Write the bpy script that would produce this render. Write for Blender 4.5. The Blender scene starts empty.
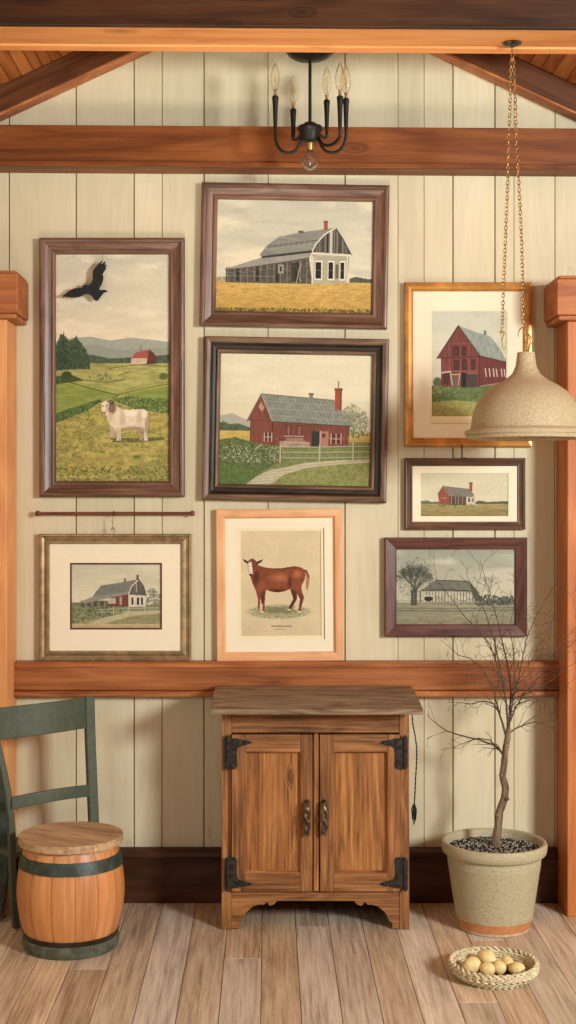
import bpy, bmesh, math, random
import numpy as np
from mathutils import Vector, Matrix
random.seed(7)
C = bpy.context.scene.collection
PI = math.pi

# ------------------------------------------------------------------ camera, light, exposure
D0 = 5.0; F = 1353.0; H = 1.5; VX = 268.0; VY = 495.0
cd = bpy.data.cameras.new('camera'); cam = bpy.data.objects.new('camera', cd); C.objects.link(cam)
cam.location = (0, -D0, H); cam.rotation_euler = (PI/2, 0, 0)
cd.sensor_fit = 'VERTICAL'; cd.sensor_height = 24; cd.sensor_width = 13.5
cd.lens = 24*F/1024; cd.shift_x = (288-VX)/1024; cd.shift_y = -(512-VY)/1024
cd.clip_start = .05; cd.clip_end = 50
bpy.context.scene.camera = cam
vs = bpy.context.scene.view_settings
vs.view_transform = 'Standard'; vs.look = 'None'; vs.gamma = 1; vs.exposure = 0.0; vs.use_curve_mapping = False
w = bpy.data.worlds.new('world'); bpy.context.scene.world = w; w.use_nodes = True
bg = w.node_tree.nodes['Background']; bg.inputs[0].default_value = (.93, 1.0, .97, 1); bg.inputs[1].default_value = .18

def area(name, loc, target, size, power, col, size_y=None):
    l = bpy.data.lights.new(name, 'AREA'); l.energy = power; l.color = col; l.size = size
    if size_y: l.shape = 'RECTANGLE'; l.size_y = size_y
    o = bpy.data.objects.new(name, l); C.objects.link(o); o.location = loc
    o.rotation_euler = (Vector(target)-Vector(loc)).to_track_quat('-Z', 'Y').to_euler()
    return o
area('key_light_right', (3.1, -4.3, 2.15), (0, 0, 1.0), .75, 224, (.95, 1.0, .965))  # unseen key light, placed to suit the leftward shadows; no window there
area('fill_light_left', (-1.3, -3.6, 1.7), (-.1, 0, .8), .6, 13, (.95, 1, .95))  # weak fill added from the left; no window there
u = area('added_uplight', (.0, -2.6, .30), (.0, -.55, 3.1), .7, 5.5, (1, .95, .82)); u.data.spread = math.radians(48)  # added unseen lamp that brightens the beam and rafter undersides

def at(px, py, d):            # a point seen at pixel (px,py), d metres from the camera plane
    return Vector(((px-VX)*d/F, d-D0, H-(py-VY)*d/F))

# ------------------------------------------------------------------ materials
def srgb(c):
    return tuple(((v/255)/12.92 if v/255 <= .04045 else ((v/255+.055)/1.055)**2.4) for v in c) + (1,)
class NT:
    def __init__(s, name):
        s.m = bpy.data.materials.new(name); s.m.use_nodes = True; s.t = s.m.node_tree
        s.b = s.t.nodes['Principled BSDF']
    def n(s, typ, **kw):
        nd = s.t.nodes.new(typ)
        for k, v in kw.items():
            if hasattr(nd, k) and k not in ('Scale',): setattr(nd, k, v)
        return nd
    def l(s, a, b): s.t.links.new(a, b)
    def math(s, op, a, b=None, clamp=False):
        nd = s.n('ShaderNodeMath', operation=op); nd.use_clamp = clamp
        for i, v in enumerate((a, b)):
            if v is None: continue
            if isinstance(v, (int, float)): nd.inputs[i].default_value = v
            else: s.l(v, nd.inputs[i])
        return nd.outputs[0]
    def vm(s, op, a, b):
        nd = s.n('ShaderNodeVectorMath', operation=op)
        s.l(a, nd.inputs[0])
        if isinstance(b, tuple): nd.inputs[1].default_value = b
        else: s.l(b, nd.inputs[1])
        return nd.outputs[0]
    def noise(s, vec, scale=1, detail=3, rough=.55, dist=0):
        nd = s.n('ShaderNodeTexNoise'); s.l(vec, nd.inputs['Vector'])
        nd.inputs['Scale'].default_value = scale; nd.inputs['Detail'].default_value = detail
        nd.inputs['Roughness'].default_value = rough; nd.inputs['Distortion'].default_value = dist
        return nd.outputs[0]
    def ramp(s, fac, stops, interp='LINEAR'):
        nd = s.n('ShaderNodeValToRGB'); s.l(fac, nd.inputs[0]); cr = nd.color_ramp; cr.interpolation = interp
        while len(cr.elements) < len(stops): cr.elements.new(.5)
        for e, (p, c) in zip(cr.elements, stops):
            e.position = p; e.color = c if len(c) == 4 else srgb(c)
        return nd.outputs[0]
    def mix(s, fac, a, b, mode='MIX'):
        nd = s.n('ShaderNodeMix', data_type='RGBA', blend_type=mode)
        for i, v in ((0, fac), (6, a), (7, b)):
            if isinstance(v, (int, float)): nd.inputs[i].default_value = v
            elif isinstance(v, tuple): nd.inputs[i].default_value = v
            else: s.l(v, nd.inputs[i])
        return nd.outputs[2]
    def bump(s, h, strength, dist=.002):
        nd = s.n('ShaderNodeBump'); s.l(h, nd.inputs['Height']); nd.inputs['Strength'].default_value = strength
        nd.inputs['Distance'].default_value = dist; s.l(nd.outputs[0], s.b.inputs['Normal'])

def wood(name, dark, mid, light, rough=.55, k=1.0, knots=.6, fine=.34, tv=.25, spec=.3, bump=.25, wear=None, rings=14, rw=.30, grey=False):
    N = NT(name)
    a = N.n('ShaderNodeAttribute', attribute_name='g'); t = N.n('ShaderNodeAttribute', attribute_name='t')
    off = N.vm('SCALE', a.outputs['Vector'], (1, 1, 1)); N.t.nodes[-1].inputs['Scale'].default_value = 1
    cmb = N.n('ShaderNodeCombineXYZ')
    for i, f in enumerate((13.7, 7.3, 5.1)): N.l(N.math('MULTIPLY', t.outputs['Fac'], f), cmb.inputs[i])
    g = N.vm('ADD', a.outputs['Vector'], cmb.outputs[0])
    vo = N.n('ShaderNodeTexVoronoi'); vo.inputs['Scale'].default_value = 1
    N.l(N.vm('MULTIPLY', g, (2.6*k, 6*k, 6*k)), vo.inputs['Vector'])
    kd = N.ramp(vo.outputs['Distance'], [(0.03, (0, 0, 0, 1)), (.13, (1, 1, 1, 1))])
    n1 = N.noise(N.vm('MULTIPLY', g, (1.1*k, 9*k, 9*k)), 1, 2, .5, .4)
    kk = N.math('MULTIPLY', N.math('SUBTRACT', 1, kd), .25)
    ph = N.math('ADD', n1, kk)
    ring = N.math('PINGPONG', N.math('MULTIPLY', ph, rings), 1)
    def ct(x): return N.math('ADD', N.math('MULTIPLY', N.math('SUBTRACT', x, .5), 2.8), .5, True)
    fn = ct(N.noise(N.vm('MULTIPLY', g, (3.5, 95, 95)), 1, 5, .75))
    big = ct(N.noise(N.vm('MULTIPLY', g, (1.6*k, 11*k, 11*k)), 1, 3))
    s1 = N.math('ADD', N.math('MULTIPLY', ring, rw), N.math('MULTIPLY', fn, fine))
    s2 = N.math('ADD', s1, N.math('MULTIPLY', big, 1-rw-fine))
    col = N.ramp(s2, [(.18, dark), (.48, mid), (.80, light)])
    kc = N.math('MULTIPLY', N.math('SUBTRACT', 1, kd), knots)
    col = N.mix(kc, col, srgb(tuple(v*.45 for v in dark)))
    if wear: col = N.mix(N.ramp(N.noise(N.vm('MULTIPLY', g, (3, 14, 14)), 1, 4), [(.52, (0, 0, 0, 1)), (.7, (1, 1, 1, 1))]), col, srgb(wear))
    fr = N.math('FRACT', N.math('MULTIPLY', t.outputs['Fac'], 7.77))
    br = N.math('ADD', N.math('MULTIPLY', fr, tv), 1-tv/2)
    hs = N.n('ShaderNodeHueSaturation'); N.l(col, hs.inputs['Color']); N.l(br, hs.inputs['Value'])
    if grey: N.l(N.math('SUBTRACT', 1.05, N.math('MULTIPLY', N.math('FRACT', N.math('MULTIPLY', t.outputs['Fac'], 23.3)), .5)), hs.inputs['Saturation'])
    N.l(hs.outputs[0], N.b.inputs['Base Color'])
    N.b.inputs['Roughness'].default_value = rough; N.b.inputs['Specular IOR Level'].default_value = spec
    N.bump(s1, bump)
    return N.m
def plain(name, col, rough=.5, metal=0, noise=0, scale=60, bump=0, spec=.4, col2=None, lo=.4, hi=.65):
    N = NT(name); tc = N.n('ShaderNodeTexCoord')
    N.b.inputs['Roughness'].default_value = rough; N.b.inputs['Metallic'].default_value = metal
    N.b.inputs['Specular IOR Level'].default_value = spec
    n = N.noise(tc.outputs['Object'], scale, 4, .6)
    c2 = col2 or tuple(v*(1-noise) for v in col)
    N.l(N.ramp(n, [(lo, c2), (hi, col)]), N.b.inputs['Base Color'])
    if bump: N.bump(n, bump, .003)
    return N.m

M = {}
M['beam_shaded'] = wood('shaded_beam_wood', (40, 22, 10), (60, 34, 17), (80, 48, 26), .5, .8, .5)  # dark tone holds the shade on the front of the upper beam
M['beam_mid'] = wood('tie_beam_wood', (88, 44, 16), (114, 60, 24), (140, 80, 36), .5, .7, .5)
M['beam_lit'] = wood('lit_beam_wood', (206, 130, 72), (226, 150, 88), (236, 166, 104), .5, .7, .4)  # pale tone holds the light falling on the upper beam's underside
M['rafter'] = wood('rafter_wood', (60, 30, 14), (82, 44, 20), (100, 58, 30), .5, .8, .4)  # darkened to put the shade of the rafter fronts into the colour
M['ceil'] = wood('ceiling_board_wood', (130, 70, 30), (168, 98, 48), (190, 120, 64), .5, .8, .4, tv=.3)
M['rail'] = wood('rail_wood', (118, 64, 32), (154, 90, 48), (180, 114, 66), .45, .8, .4)
M['base'] = wood('baseboard_wood', (52, 28, 13), (72, 40, 19), (90, 53, 28), .45, .8, .5)
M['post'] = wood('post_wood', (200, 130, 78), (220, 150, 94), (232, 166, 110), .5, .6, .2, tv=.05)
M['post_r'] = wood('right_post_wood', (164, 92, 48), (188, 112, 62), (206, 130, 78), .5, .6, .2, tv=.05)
M['cap'] = wood('cap_wood', (142, 80, 44), (172, 102, 58), (194, 124, 76), .5, .9, .2, tv=.1)
M['floor'] = wood('floor_board_wood', (156, 128, 102), (200, 172, 142), (226, 202, 172), .55, .8, .3, fine=.56, rw=.14, tv=.38, spec=.3, grey=True)
M['walnut'] = wood('walnut_frame_wood', (76, 50, 38), (106, 74, 58), (134, 98, 78), .35, 1.5, .1, tv=.12, spec=.45)
M['brown_frame'] = wood('brown_frame_wood', (70, 50, 36), (104, 78, 58), (136, 106, 82), .38, 1.5, .1, tv=.12, spec=.4)
M['mahogany'] = wood('mahogany_frame_wood', (66, 38, 32), (92, 54, 46), (112, 70, 60), .35, 1.5, .1, tv=.12, spec=.4)
M['small_frame'] = wood('dark_brown_frame_wood', (66, 44, 32), (92, 64, 48), (118, 86, 66), .35, 1.5, .1, tv=.12, spec=.4)
M['ebony'] = wood('black_frame_wood', (26, 20, 16), (42, 33, 27), (58, 46, 38), .4, 1.5, .1, tv=.05, spec=.4)
M['pine'] = wood('pine_frame_wood', (208, 150, 104), (224, 168, 122), (234, 182, 138), .5, 1.5, .1, tv=.08)
M['cab'] = wood('cabinet_wood', (84, 52, 30), (136, 88, 50), (174, 120, 74), .5, 1.3, .6, fine=.5, rw=.22, tv=.16, bump=.4)
M['cab_panel'] = wood('cabinet_panel_wood', (96, 58, 32), (156, 100, 54), (196, 136, 80), .5, 1.1, .7, fine=.5, rw=.24, tv=.1, bump=.4)
M['cab_top'] = wood('cabinet_top_wood', (78, 60, 46), (124, 100, 78), (160, 134, 106), .6, 1.6, .2, fine=.42, tv=.1, bump=.5)
M['lid'] = wood('stool_lid_wood', (140, 108, 78), (184, 148, 112), (208, 174, 136), .6, 1.6, .25, tv=.1, bump=.4, fine=.5, rw=.2)
M['barrel'] = wood('barrel_stave_wood', (178, 112, 66), (206, 136, 82), (220, 154, 100), .38, 1.0, .2, tv=.12, spec=.5, rw=.06, rings=5, fine=.5)
M['rod'] = wood('rod_wood', (80, 44, 32), (112, 66, 50), (136, 86, 66), .45, 2, .1)
M['bark'] = wood('bark', (64, 50, 40), (116, 96, 76), (156, 134, 108), .85, 3, .3, bump=1.0)
M['twig'] = plain('twig_bark', (98, 78, 60), .8, noise=.35, scale=90)
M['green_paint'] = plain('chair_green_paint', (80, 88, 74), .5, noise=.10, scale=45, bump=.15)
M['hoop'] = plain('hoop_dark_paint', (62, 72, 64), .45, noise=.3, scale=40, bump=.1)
M['base_ring'] = plain('base_ring_paint', (98, 104, 86), .55, noise=.3, scale=30, bump=.2)
M['iron'] = plain('black_iron', (64, 61, 55), .38, .5, noise=.5, scale=70, bump=.4, spec=.6)
M['chand'] = plain('chandelier_iron', (30, 27, 24), .4, .4, noise=.4, scale=70, bump=.1, spec=.5)
M['steel'] = plain('worn_iron_handle', (150, 140, 128), .35, .9, noise=.6, scale=80, bump=.3)
M['brass'] = plain('aged_brass', (205, 160, 100), .4, .75, noise=.35, scale=90)
M['gold_frame'] = plain('gold_frame_leaf', (216, 150, 72), .32, .3, noise=.2, scale=14, bump=.05, spec=.6)
M['gold_lip'] = plain('pale_gold_lip', (226, 176, 96), .3, .5, noise=.3, scale=20)
M['bronze'] = plain('bronze_frame_leaf', (168, 142, 104), .35, .45, noise=.2, scale=30, bump=.1)
M['bronze_dark'] = plain('dark_bronze_edge', (92, 72, 48), .4, .4, noise=.4, scale=20)
M['mat'] = plain('mat_board', (238, 226, 200), .9, noise=.01, scale=30, spec=.1)
M['mat2'] = plain('inner_mat_board', (238, 222, 184), .9, noise=.01, scale=30, spec=.1)
M['red_line'] = plain('dark_red_fillet', (112, 56, 48), .6, noise=.2, scale=40)
M['crow'] = plain('black_crow_surface', (20, 24, 28), .6, noise=.4, scale=60)
M['stone'] = plain('speckled_stoneware', (192, 173, 140), .6, scale=260, col2=(156, 136, 104), lo=.36, hi=.56, bump=.25)
M['pot'] = plain('pot_glaze', (184, 173, 142), .62, scale=230, col2=(150, 139, 110), lo=.34, hi=.56, bump=.2)
M['clay'] = plain('bare_clay', (202, 134, 86), .75, noise=.1, scale=60)
M['pale_clay'] = plain('pale_clay_lip', (214, 186, 152), .75, noise=.15, scale=60)
M['soil'] = plain('dark_potting_soil', (62, 54, 48), .95, scale=160, col2=(26, 23, 21), bump=.8)
M['grit'] = plain('pale_grit', (206, 198, 180), .8, noise=.45, scale=120)
M['wicker'] = plain('wicker', (236, 220, 180), .7, noise=.22, scale=110, bump=.3)
M['wicker_brown'] = plain('brown_wicker', (140, 92, 56), .75, noise=.4, scale=110, bump=.3)
M['potato'] = plain('potato_skin', (238, 218, 164), .6, scale=45, col2=(220, 190, 126), bump=.1)
M['cord'] = plain('dark_cord', (46, 38, 30), .8, noise=.4, scale=200)
g_ = NT('clear_glass'); g_.b.inputs['Transmission Weight'].default_value = 1; g_.b.inputs['Roughness'].default_value = .02
g_.b.inputs['IOR'].default_value = 1.35; g_.b.inputs['Base Color'].default_value = (1, .97, .92, 1); M['glass'] = g_.m
g_ = NT('crackled_glass'); g_.b.inputs['Transmission Weight'].default_value = 1; g_.b.inputs['Roughness'].default_value = .0
g_.b.inputs['IOR'].default_value = 1.45; tc_ = g_.n('ShaderNodeTexCoord'); g_.bump(g_.noise(tc_.outputs['Object'], 90, 1), .35, .003); M['crackle'] = g_.m

def wall_paint():
    N = NT('cream_painted_boards')
    a = N.n('ShaderNodeAttribute', attribute_name='g'); t = N.n('ShaderNodeAttribute', attribute_name='t')
    cmb = N.n('ShaderNodeCombineXYZ')
    for i in range(3): N.l(N.math('MULTIPLY', t.outputs['Fac'], (13.7, 7.3, 5.1)[i]), cmb.inputs[i])
    g = N.vm('ADD', a.outputs['Vector'], cmb.outputs[0])
    n1 = N.noise(N.vm('MULTIPLY', g, (1.2, 10, 10)), 1, 2, .5, .4)
    ring = N.math('PINGPONG', N.math('MULTIPLY', n1, 12), 1)
    fn = N.noise(N.vm('MULTIPLY', g, (6, 120, 120)), 1, 3)
    big = N.noise(g, 2.2, 3)
    s = N.math('ADD', N.math('MULTIPLY', ring, .12), N.math('ADD', N.math('MULTIPLY', fn, .3), N.math('MULTIPLY', big, .58)))
    col = N.ramp(s, [(.3, (202, 189, 158)), (.7, (218, 206, 177))])
    vo = N.n('ShaderNodeTexVoronoi'); N.l(N.vm('MULTIPLY', g, (9, 16, 16)), vo.inputs['Vector']); vo.inputs['Scale'].default_value = 1
    sel = N.math('GREATER_THAN', N.math('FRACT', N.math('MULTIPLY', vo.outputs['Color'], 3.1)), .72)
    sp = N.ramp(vo.outputs['Distance'], [(.015, (1, 1, 1, 1)), (.045, (0, 0, 0, 1))])
    col = N.mix(N.math('MULTIPLY', N.math('MULTIPLY', sp, sel), .45), col, srgb((120, 100, 74)))
    vo2 = N.n('ShaderNodeTexVoronoi'); N.l(N.vm('MULTIPLY', g, (2, 5, 5)), vo2.inputs['Vector']); vo2.inputs['Scale'].default_value = 1
    kn = N.ramp(vo2.outputs['Distance'], [(.03, (0, 0, 0, 1)), (.055, (1, 1, 1, 1)), (.075, (0, 0, 0, 1))])
    col = N.mix(N.math('MULTIPLY', kn, .22), col, srgb((140, 118, 88)))
    hs = N.n('ShaderNodeHueSaturation'); N.l(col, hs.inputs['Color'])
    fr = N.math('FRACT', N.math('MULTIPLY', t.outputs['Fac'], 7.77))
    N.l(N.math('ADD', N.math('MULTIPLY', fr, .06), .97), hs.inputs['Value'])
    N.l(hs.outputs[0], N.b.inputs['Base Color']); N.b.inputs['Roughness'].default_value = .6
    N.b.inputs['Specular IOR Level'].default_value = .25
    N.bump(N.math('ADD', ring, fn), .12)
    return N.m
M['wall'] = wall_paint()
N = NT('painted_artwork'); ca = N.n('ShaderNodeVertexColor', layer_name='Col'); N.l(ca.outputs[0], N.b.inputs['Base Color'])
N.b.inputs['Roughness'].default_value = .6; N.b.inputs['Specular IOR Level'].default_value = .2; M['art'] = N.m

# ------------------------------------------------------------------ mesh building
class MB:
    def __init__(s): s.v = []; s.f = []; s.g = []; s.t = []
    def add(s, vs_, fs, gs=None, t=None):
        b = len(s.v); t = random.random() if t is None else t
        s.v += [tuple(v) for v in vs_]; s.f += [tuple(i+b for i in f) for f in fs]
        s.g += [tuple(g) for g in (gs or vs_)]; s.t += [t]*len(vs_)
        return s
    def box(s, x0, x1, y0, y1, z0, z1, grain='x', mat=None, t=None):
        vs_ = [Vector((x, y, z)) for x in (x0, x1) for y in (y0, y1) for z in (z0, z1)]
        fs = [(0, 1, 3, 2), (4, 6, 7, 5), (0, 4, 5, 1), (2, 3, 7, 6), (0, 2, 6, 4), (1, 5, 7, 3)]
        gg = {'x': (0, 1, 2), 'y': (1, 0, 2), 'z': (2, 0, 1)}[grain]
        gs = [(v[gg[0]], v[gg[1]], v[gg[2]]) for v in vs_]
        if mat: vs_ = [mat @ v for v in vs_]
        return s.add(vs_, fs, gs, t)
    def prism(s, poly, a, b, axis='y', grain=0, t=None, mat=None):
        # poly in the plane across axis ('y': (x,z), 'z': (x,y), 'x': (y,z)), extruded a..b
        n = len(poly)
        def P(p, q): return {'y': (p[0], q, p[1]), 'z': (p[0], p[1], q), 'x': (q, p[0], p[1])}[axis]
        vs_ = [Vector(P(p, a)) for p in poly] + [Vector(P(p, b)) for p in poly]
        fs = [tuple(range(n)), tuple(range(2*n-1, n-1, -1))] + [(i, i+n, (i+1) % n+n, (i+1) % n) for i in range(n)]
        o = {0: (0, 1, 2), 1: (1, 0, 2), 2: (2, 0, 1)}[grain]
        gs = [(v[o[0]], v[o[1]], v[o[2]]) for v in vs_]
        if mat: vs_ = [mat @ v for v in vs_]
        return s.add(vs_, fs, gs, t)
    def lathe(s, prof, c=(0, 0, 0), n=48, t=None, close=False, sx=1, sy=1, fn=None):
        c = Vector(c); vs_ = []; fs = []; gs = []; m = len(prof)
        for i in range(n):
            a = 2*PI*i/n
            for (r, z) in prof:
                p = Vector((r*math.cos(a)*sx, r*math.sin(a)*sy, z))
                if fn: p = fn(p, a)
                vs_.append(c+p); gs.append((z, a*max(r, .02), r))
        for i in range(n):
            for j in range(m if close else m-1):
                fs.append((i*m+j, ((i+1) % n)*m+j, ((i+1) % n)*m+(j+1) % m, i*m+(j+1) % m))
        return s.add(vs_, fs, gs, t)
    def tube(s, pts, rad, n=8, t=None, closed=False):
        pts = [Vector(p) for p in pts]; m = len(pts)
        if not isinstance(rad, (list, tuple)): rad = [rad]*m
        vs_ = []; fs = []; gs = []; up = None; L = 0
        for i, p in enumerate(pts):
            if closed: d = pts[(i+1) % m]-pts[i-1]
            else: d = pts[min(i+1, m-1)]-pts[max(i-1, 0)]
            d = d.normalized() if d.length > 1e-9 else Vector((0, 0, 1))
            if up is None: up = Vector((0, 0, 1)) if abs(d.z) < .9 else Vector((1, 0, 0))
            u = (up-d*up.dot(d)).normalized(); v = d.cross(u); up = u
            if i: L += (p-pts[i-1]).length
            for k in range(n):
                a = 2*PI*k/n; o = u*math.cos(a)*rad[i]+v*math.sin(a)*rad[i]
                vs_.append(p+o); gs.append((L, math.cos(a)*rad[i], math.sin(a)*rad[i]))
        for i in range(m if closed else m-1):
            for k in range(n):
                j = (i+1) % m
                fs.append((i*n+k, i*n+(k+1) % n, j*n+(k+1) % n, j*n+k))
        if not closed: fs += [tuple(range(n-1, -1, -1)), tuple((m-1)*n+k for k in range(n))]
        return s.add(vs_, fs, gs, t)
    def bar(s, pts, side, w_, nrm, th, t=None):
        # swept rectangular bar: side vector (half widths w_), normal vector (thickness th)
        m = len(pts); vs_ = []; fs = []; gs = []; L = 0
        for i, p in enumerate(pts):
            p = Vector(p); sd = Vector(side[i] if isinstance(side, list) else side).normalized(); nn = Vector(nrm[i] if isinstance(nrm, list) else nrm).normalized()
            ww = w_[i] if isinstance(w_, (list, tuple)) else w_
            if i: L += (p-Vector(pts[i-1])).length
            for a, b in ((-1, -1), (1, -1), (1, 1), (-1, 1)):
                vs_.append(p+sd*a*ww/2+nn*b*th/2); gs.append((L, a*ww/2, b*th/2))
        for i in range(m-1):
            for k in range(4): fs.append((i*4+k, i*4+(k+1) % 4, i*4+4+(k+1) % 4, i*4+4+k))
        fs += [(3, 2, 1, 0), tuple((m-1)*4+k for k in range(4))]
        return s.add(vs_, fs, gs, t)
    def ball(s, c, r, n=12, sc=(1, 1, 1), fn=None, t=None):
        c = Vector(c); m = n//2; vs_ = []; fs = []
        for j in range(m+1):
            ph = PI*j/m
            for i in range(n):
                a = 2*PI*i/n
                p = Vector((math.sin(ph)*math.cos(a), math.sin(ph)*math.sin(a), math.cos(ph)))
                q = fn(p) if fn else p
                vs_.append(c+Vector((q.x*sc[0], q.y*sc[1], q.z*sc[2]))*r)
        for j in range(m):
            for i in range(n): fs.append((j*n+i, (j+1)*n+i, (j+1)*n+(i+1) % n, j*n+(i+1) % n))
        return s.add(vs_, fs, None, t)
    def frame(s, w_, h_, prof):
        # mitred picture-frame rails: prof = [(inset, y), ...]; outer size w_ x h_ in XZ, centred
        for side in range(4):
            vs_ = []; gs = []; n = len(prof)
            for (ins, y) in prof:
                a, b = w_/2-ins, h_/2-ins
                cs = [(-a, b), (a, b), (a, -b), (-a, -b)]
                p, q = cs[side], cs[(side+1) % 4]
                vs_ += [(p[0], y, p[1]), (q[0], y, q[1])]
                L = (a if side % 2 == 0 else b)
                gs += [(-L, ins, y), (L, ins, y)]
            fs = [(2*i, 2*i+1, 2*((i+1) % n)+1, 2*((i+1) % n)) for i in range(n)]
            s.add(vs_, fs, gs)
        return s
    def build(s, name, mat, parent=None, smooth=False, bevel=0, angle=40):
        me = bpy.data.meshes.new(name); me.from_pydata(s.v, [], s.f)
        at_ = me.attributes.new('g', 'FLOAT_VECTOR', 'POINT'); at_.data.foreach_set('vector', [c for g in s.g for c in g])
        at_ = me.attributes.new('t', 'FLOAT', 'POINT'); at_.data.foreach_set('value', s.t)
        bm = bmesh.new(); bm.from_mesh(me)
        bmesh.ops.recalc_face_normals(bm, faces=bm.faces); bm.to_mesh(me); bm.free()
        if smooth:
            me.polygons.foreach_set('use_smooth', [True]*len(me.polygons)); me.set_sharp_from_angle(angle=math.radians(angle))
        me.materials.append(mat)
        o = bpy.data.objects.new(name, me); C.objects.link(o)
        if parent: o.parent = parent
        if bevel:
            b = o.modifiers.new('bevel', 'BEVEL'); b.width = bevel; b.segments = 2; b.limit_method = 'ANGLE'; b.angle_limit = math.radians(40)
        return o
def tag(o, label, cat=None, group=None):
    o['label'] = label
    if cat: o['category'] = cat
    if group: o['group'] = group
    return o
def thing(name, label, cat, loc=(0, 0, 0), group=None, rot=(0, 0, 0)):
    o = bpy.data.objects.new(name, None); C.objects.link(o); o.location = loc; o.rotation_euler = rot
    o.empty_display_size = .05
    return tag(o, label, cat, group)
def struct(o, label=None):
    o['kind'] = 'structure'
    if label: o['label'] = label
    return o

# ------------------------------------------------------------------ room shell
XL, XR, YF = -2.1, 3.8, -6.2
# back wall: vertical painted boards with narrow gaps (measured at the wall, 5 m away)
gx = [-190, -128, -70, -48, 9, 76, 134, 162, 204, 268, 345, 398, 424, 453, 495, 514, 555, 612, 655, 705, 760, 815, 880, 930, 985, 1040, 1100, 1160, 1220]
wide = {9, 76, 134, 204, 345, 453, 495}
weak = {398, 424, 514}
edges = [XL] + [(x-VX)*5/F for x in gx] + [XR]
names = [0]+gx+[0]
mb = MB()
for i in range(len(edges)-1):
    x0, x1 = edges[i], edges[i+1]
    def gap(q): return .0017 if q in wide else (.0004 if q in weak else .0009)
    a, b = x0+gap(names[i]), x1-gap(names[i+1])
    mb.prism([(a, .02), (a, .003), (a+.002, 0), (b-.002, 0), (b, .003), (b, .02)], 0, 3.62, 'z', grain=2)
mb.box(XL, XR, .02, .06, 0, 3.62, 'z')
struct(mb.build('wall_back', M['wall']), 'cream painted vertical board wall')
for nm, xa, xb in (('wall_left', XL-.08, XL), ('wall_right', XR, XR+.08)):
    mb = MB(); y = YF
    while y < 0:
        mb.box(xa, xb, y+.001, min(y+.19, 0)-.001, 0, 3.62, 'z'); y += .19
    struct(mb.build(nm, M['wall']), 'cream painted board side wall')
# floor boards, running towards the viewer
fx = [-.745-.12*i for i in range(10, 0, -1)] + [-.745, -.632, -.509, -.386, -.264, -.142, -.021, .096, .213, .329, .444, .562, .680, .798, .925] + [1.045+.12*i for i in range(23)]
fx = [x for x in fx if XL < x < XR]; fx = [XL]+fx+[XR]
joints = {4: []}
ends = {(-.632): -.72, (-.142): -.62, (.096): -.30, (.680): -.44, (.562): -1.0}
mb = MB()
for i in range(len(fx)-1):
    x0, x1 = fx[i]+.0010, fx[i+1]-.0010
    cuts = [YF]
    y = YF+random.uniform(.4, 1.6)
    while y < -1.2: cuts.append(y); y += random.uniform(1.2, 2.2)
    e = ends.get(round(fx[i], 3))
    if e: cuts.append(e)
    cuts.append(0)
    for a, b in zip(cuts, cuts[1:]):
        mb.box(x0, x1, a+.0008, b-.0008, -.02, 0, 'y')
mb.box(XL, XR, YF, .05, -.06, -.02, 'y')
fl = struct(mb.build('floor', M['floor'], bevel=.0012), 'worn brown plank floor')
# roof bay over the wall, tongue and groove boards running towards the viewer
RX, RS = .076, .46
def cz(x): return 3.478 - RS*abs(x-RX)
YB = -.398
mb = MB()
for sgn in (-1, 1):
    end = 2.1
    u = 0
    while u < end:
        v = min(u+random.choice((.034, .042, .05)), end)
        xs = (RX+sgn*(u+.0015), RX+sgn*(v-.0015))
        (xa, xb) = xs
        mb.prism([(xa, cz(xa)), (xb, cz(xb)), (xb, cz(xb)+.02), (xa, cz(xa)+.02)], YB, 0, 'y', grain=1)
        u = v
    xa, xb = RX, RX+sgn*end
    mb.prism([(xa, cz(xa)+.02), (xb, cz(xb)+.02), (xb, cz(xb)+.06), (xa, cz(xa)+.06)], YB, .05, 'y', grain=1)
ce = struct(mb.build('ceiling', M['ceil']), 'orange brown sloping ceiling boards')
mb = MB(); mb.box(XL, XR, YF, -.64, 3.42, 3.46, 'y')
o = struct(mb.build('ceiling', M['ceil']), 'flat ceiling boards of the room in front'); 

# ------------------------------------------------------------------ beams and trim
def tilt(o, px=288): o.rotation_euler = (0, math.radians(.38), 0)
# upper cross beam
YA = -.622
cx = 0.05
b = MB().box(XL-cx, XR-cx, YA+.001, YB, .030, .24, 'x').box(XL-cx, XR-cx, YA-.022, YA, 0, .24, 'x').build('trim_1', M['beam_shaded'], bevel=.004)
b.location = (cx, 0, 3.008); tilt(b); struct(b, 'upper cross beam with front shade in its dark colour')
p = MB().box(XL-cx, XR-cx, YA+.001, YA+.164, .002, .029, 'x').box(XL-cx, XR-cx, YA+.169, YB, -.003, .029, 'x').build('lit_soffit', M['beam_lit'], b, bevel=.003)
tag(p, 'upper beam underside with light put into its pale colour')
# lower tie beam on the wall
b = MB().box(XL, XR, -.11, -.001, 0, .150, 'x').build('trim_2', M['beam_mid'], bevel=.004)
b.location = (0, 0, 2.683); tilt(b); struct(b, 'red brown tie beam across the wall')
MB().box(XL, XR, -.118, -.110, .0, .018, 'x').build('edge_strip', M['beam_mid'], b, bevel=.003)
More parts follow.
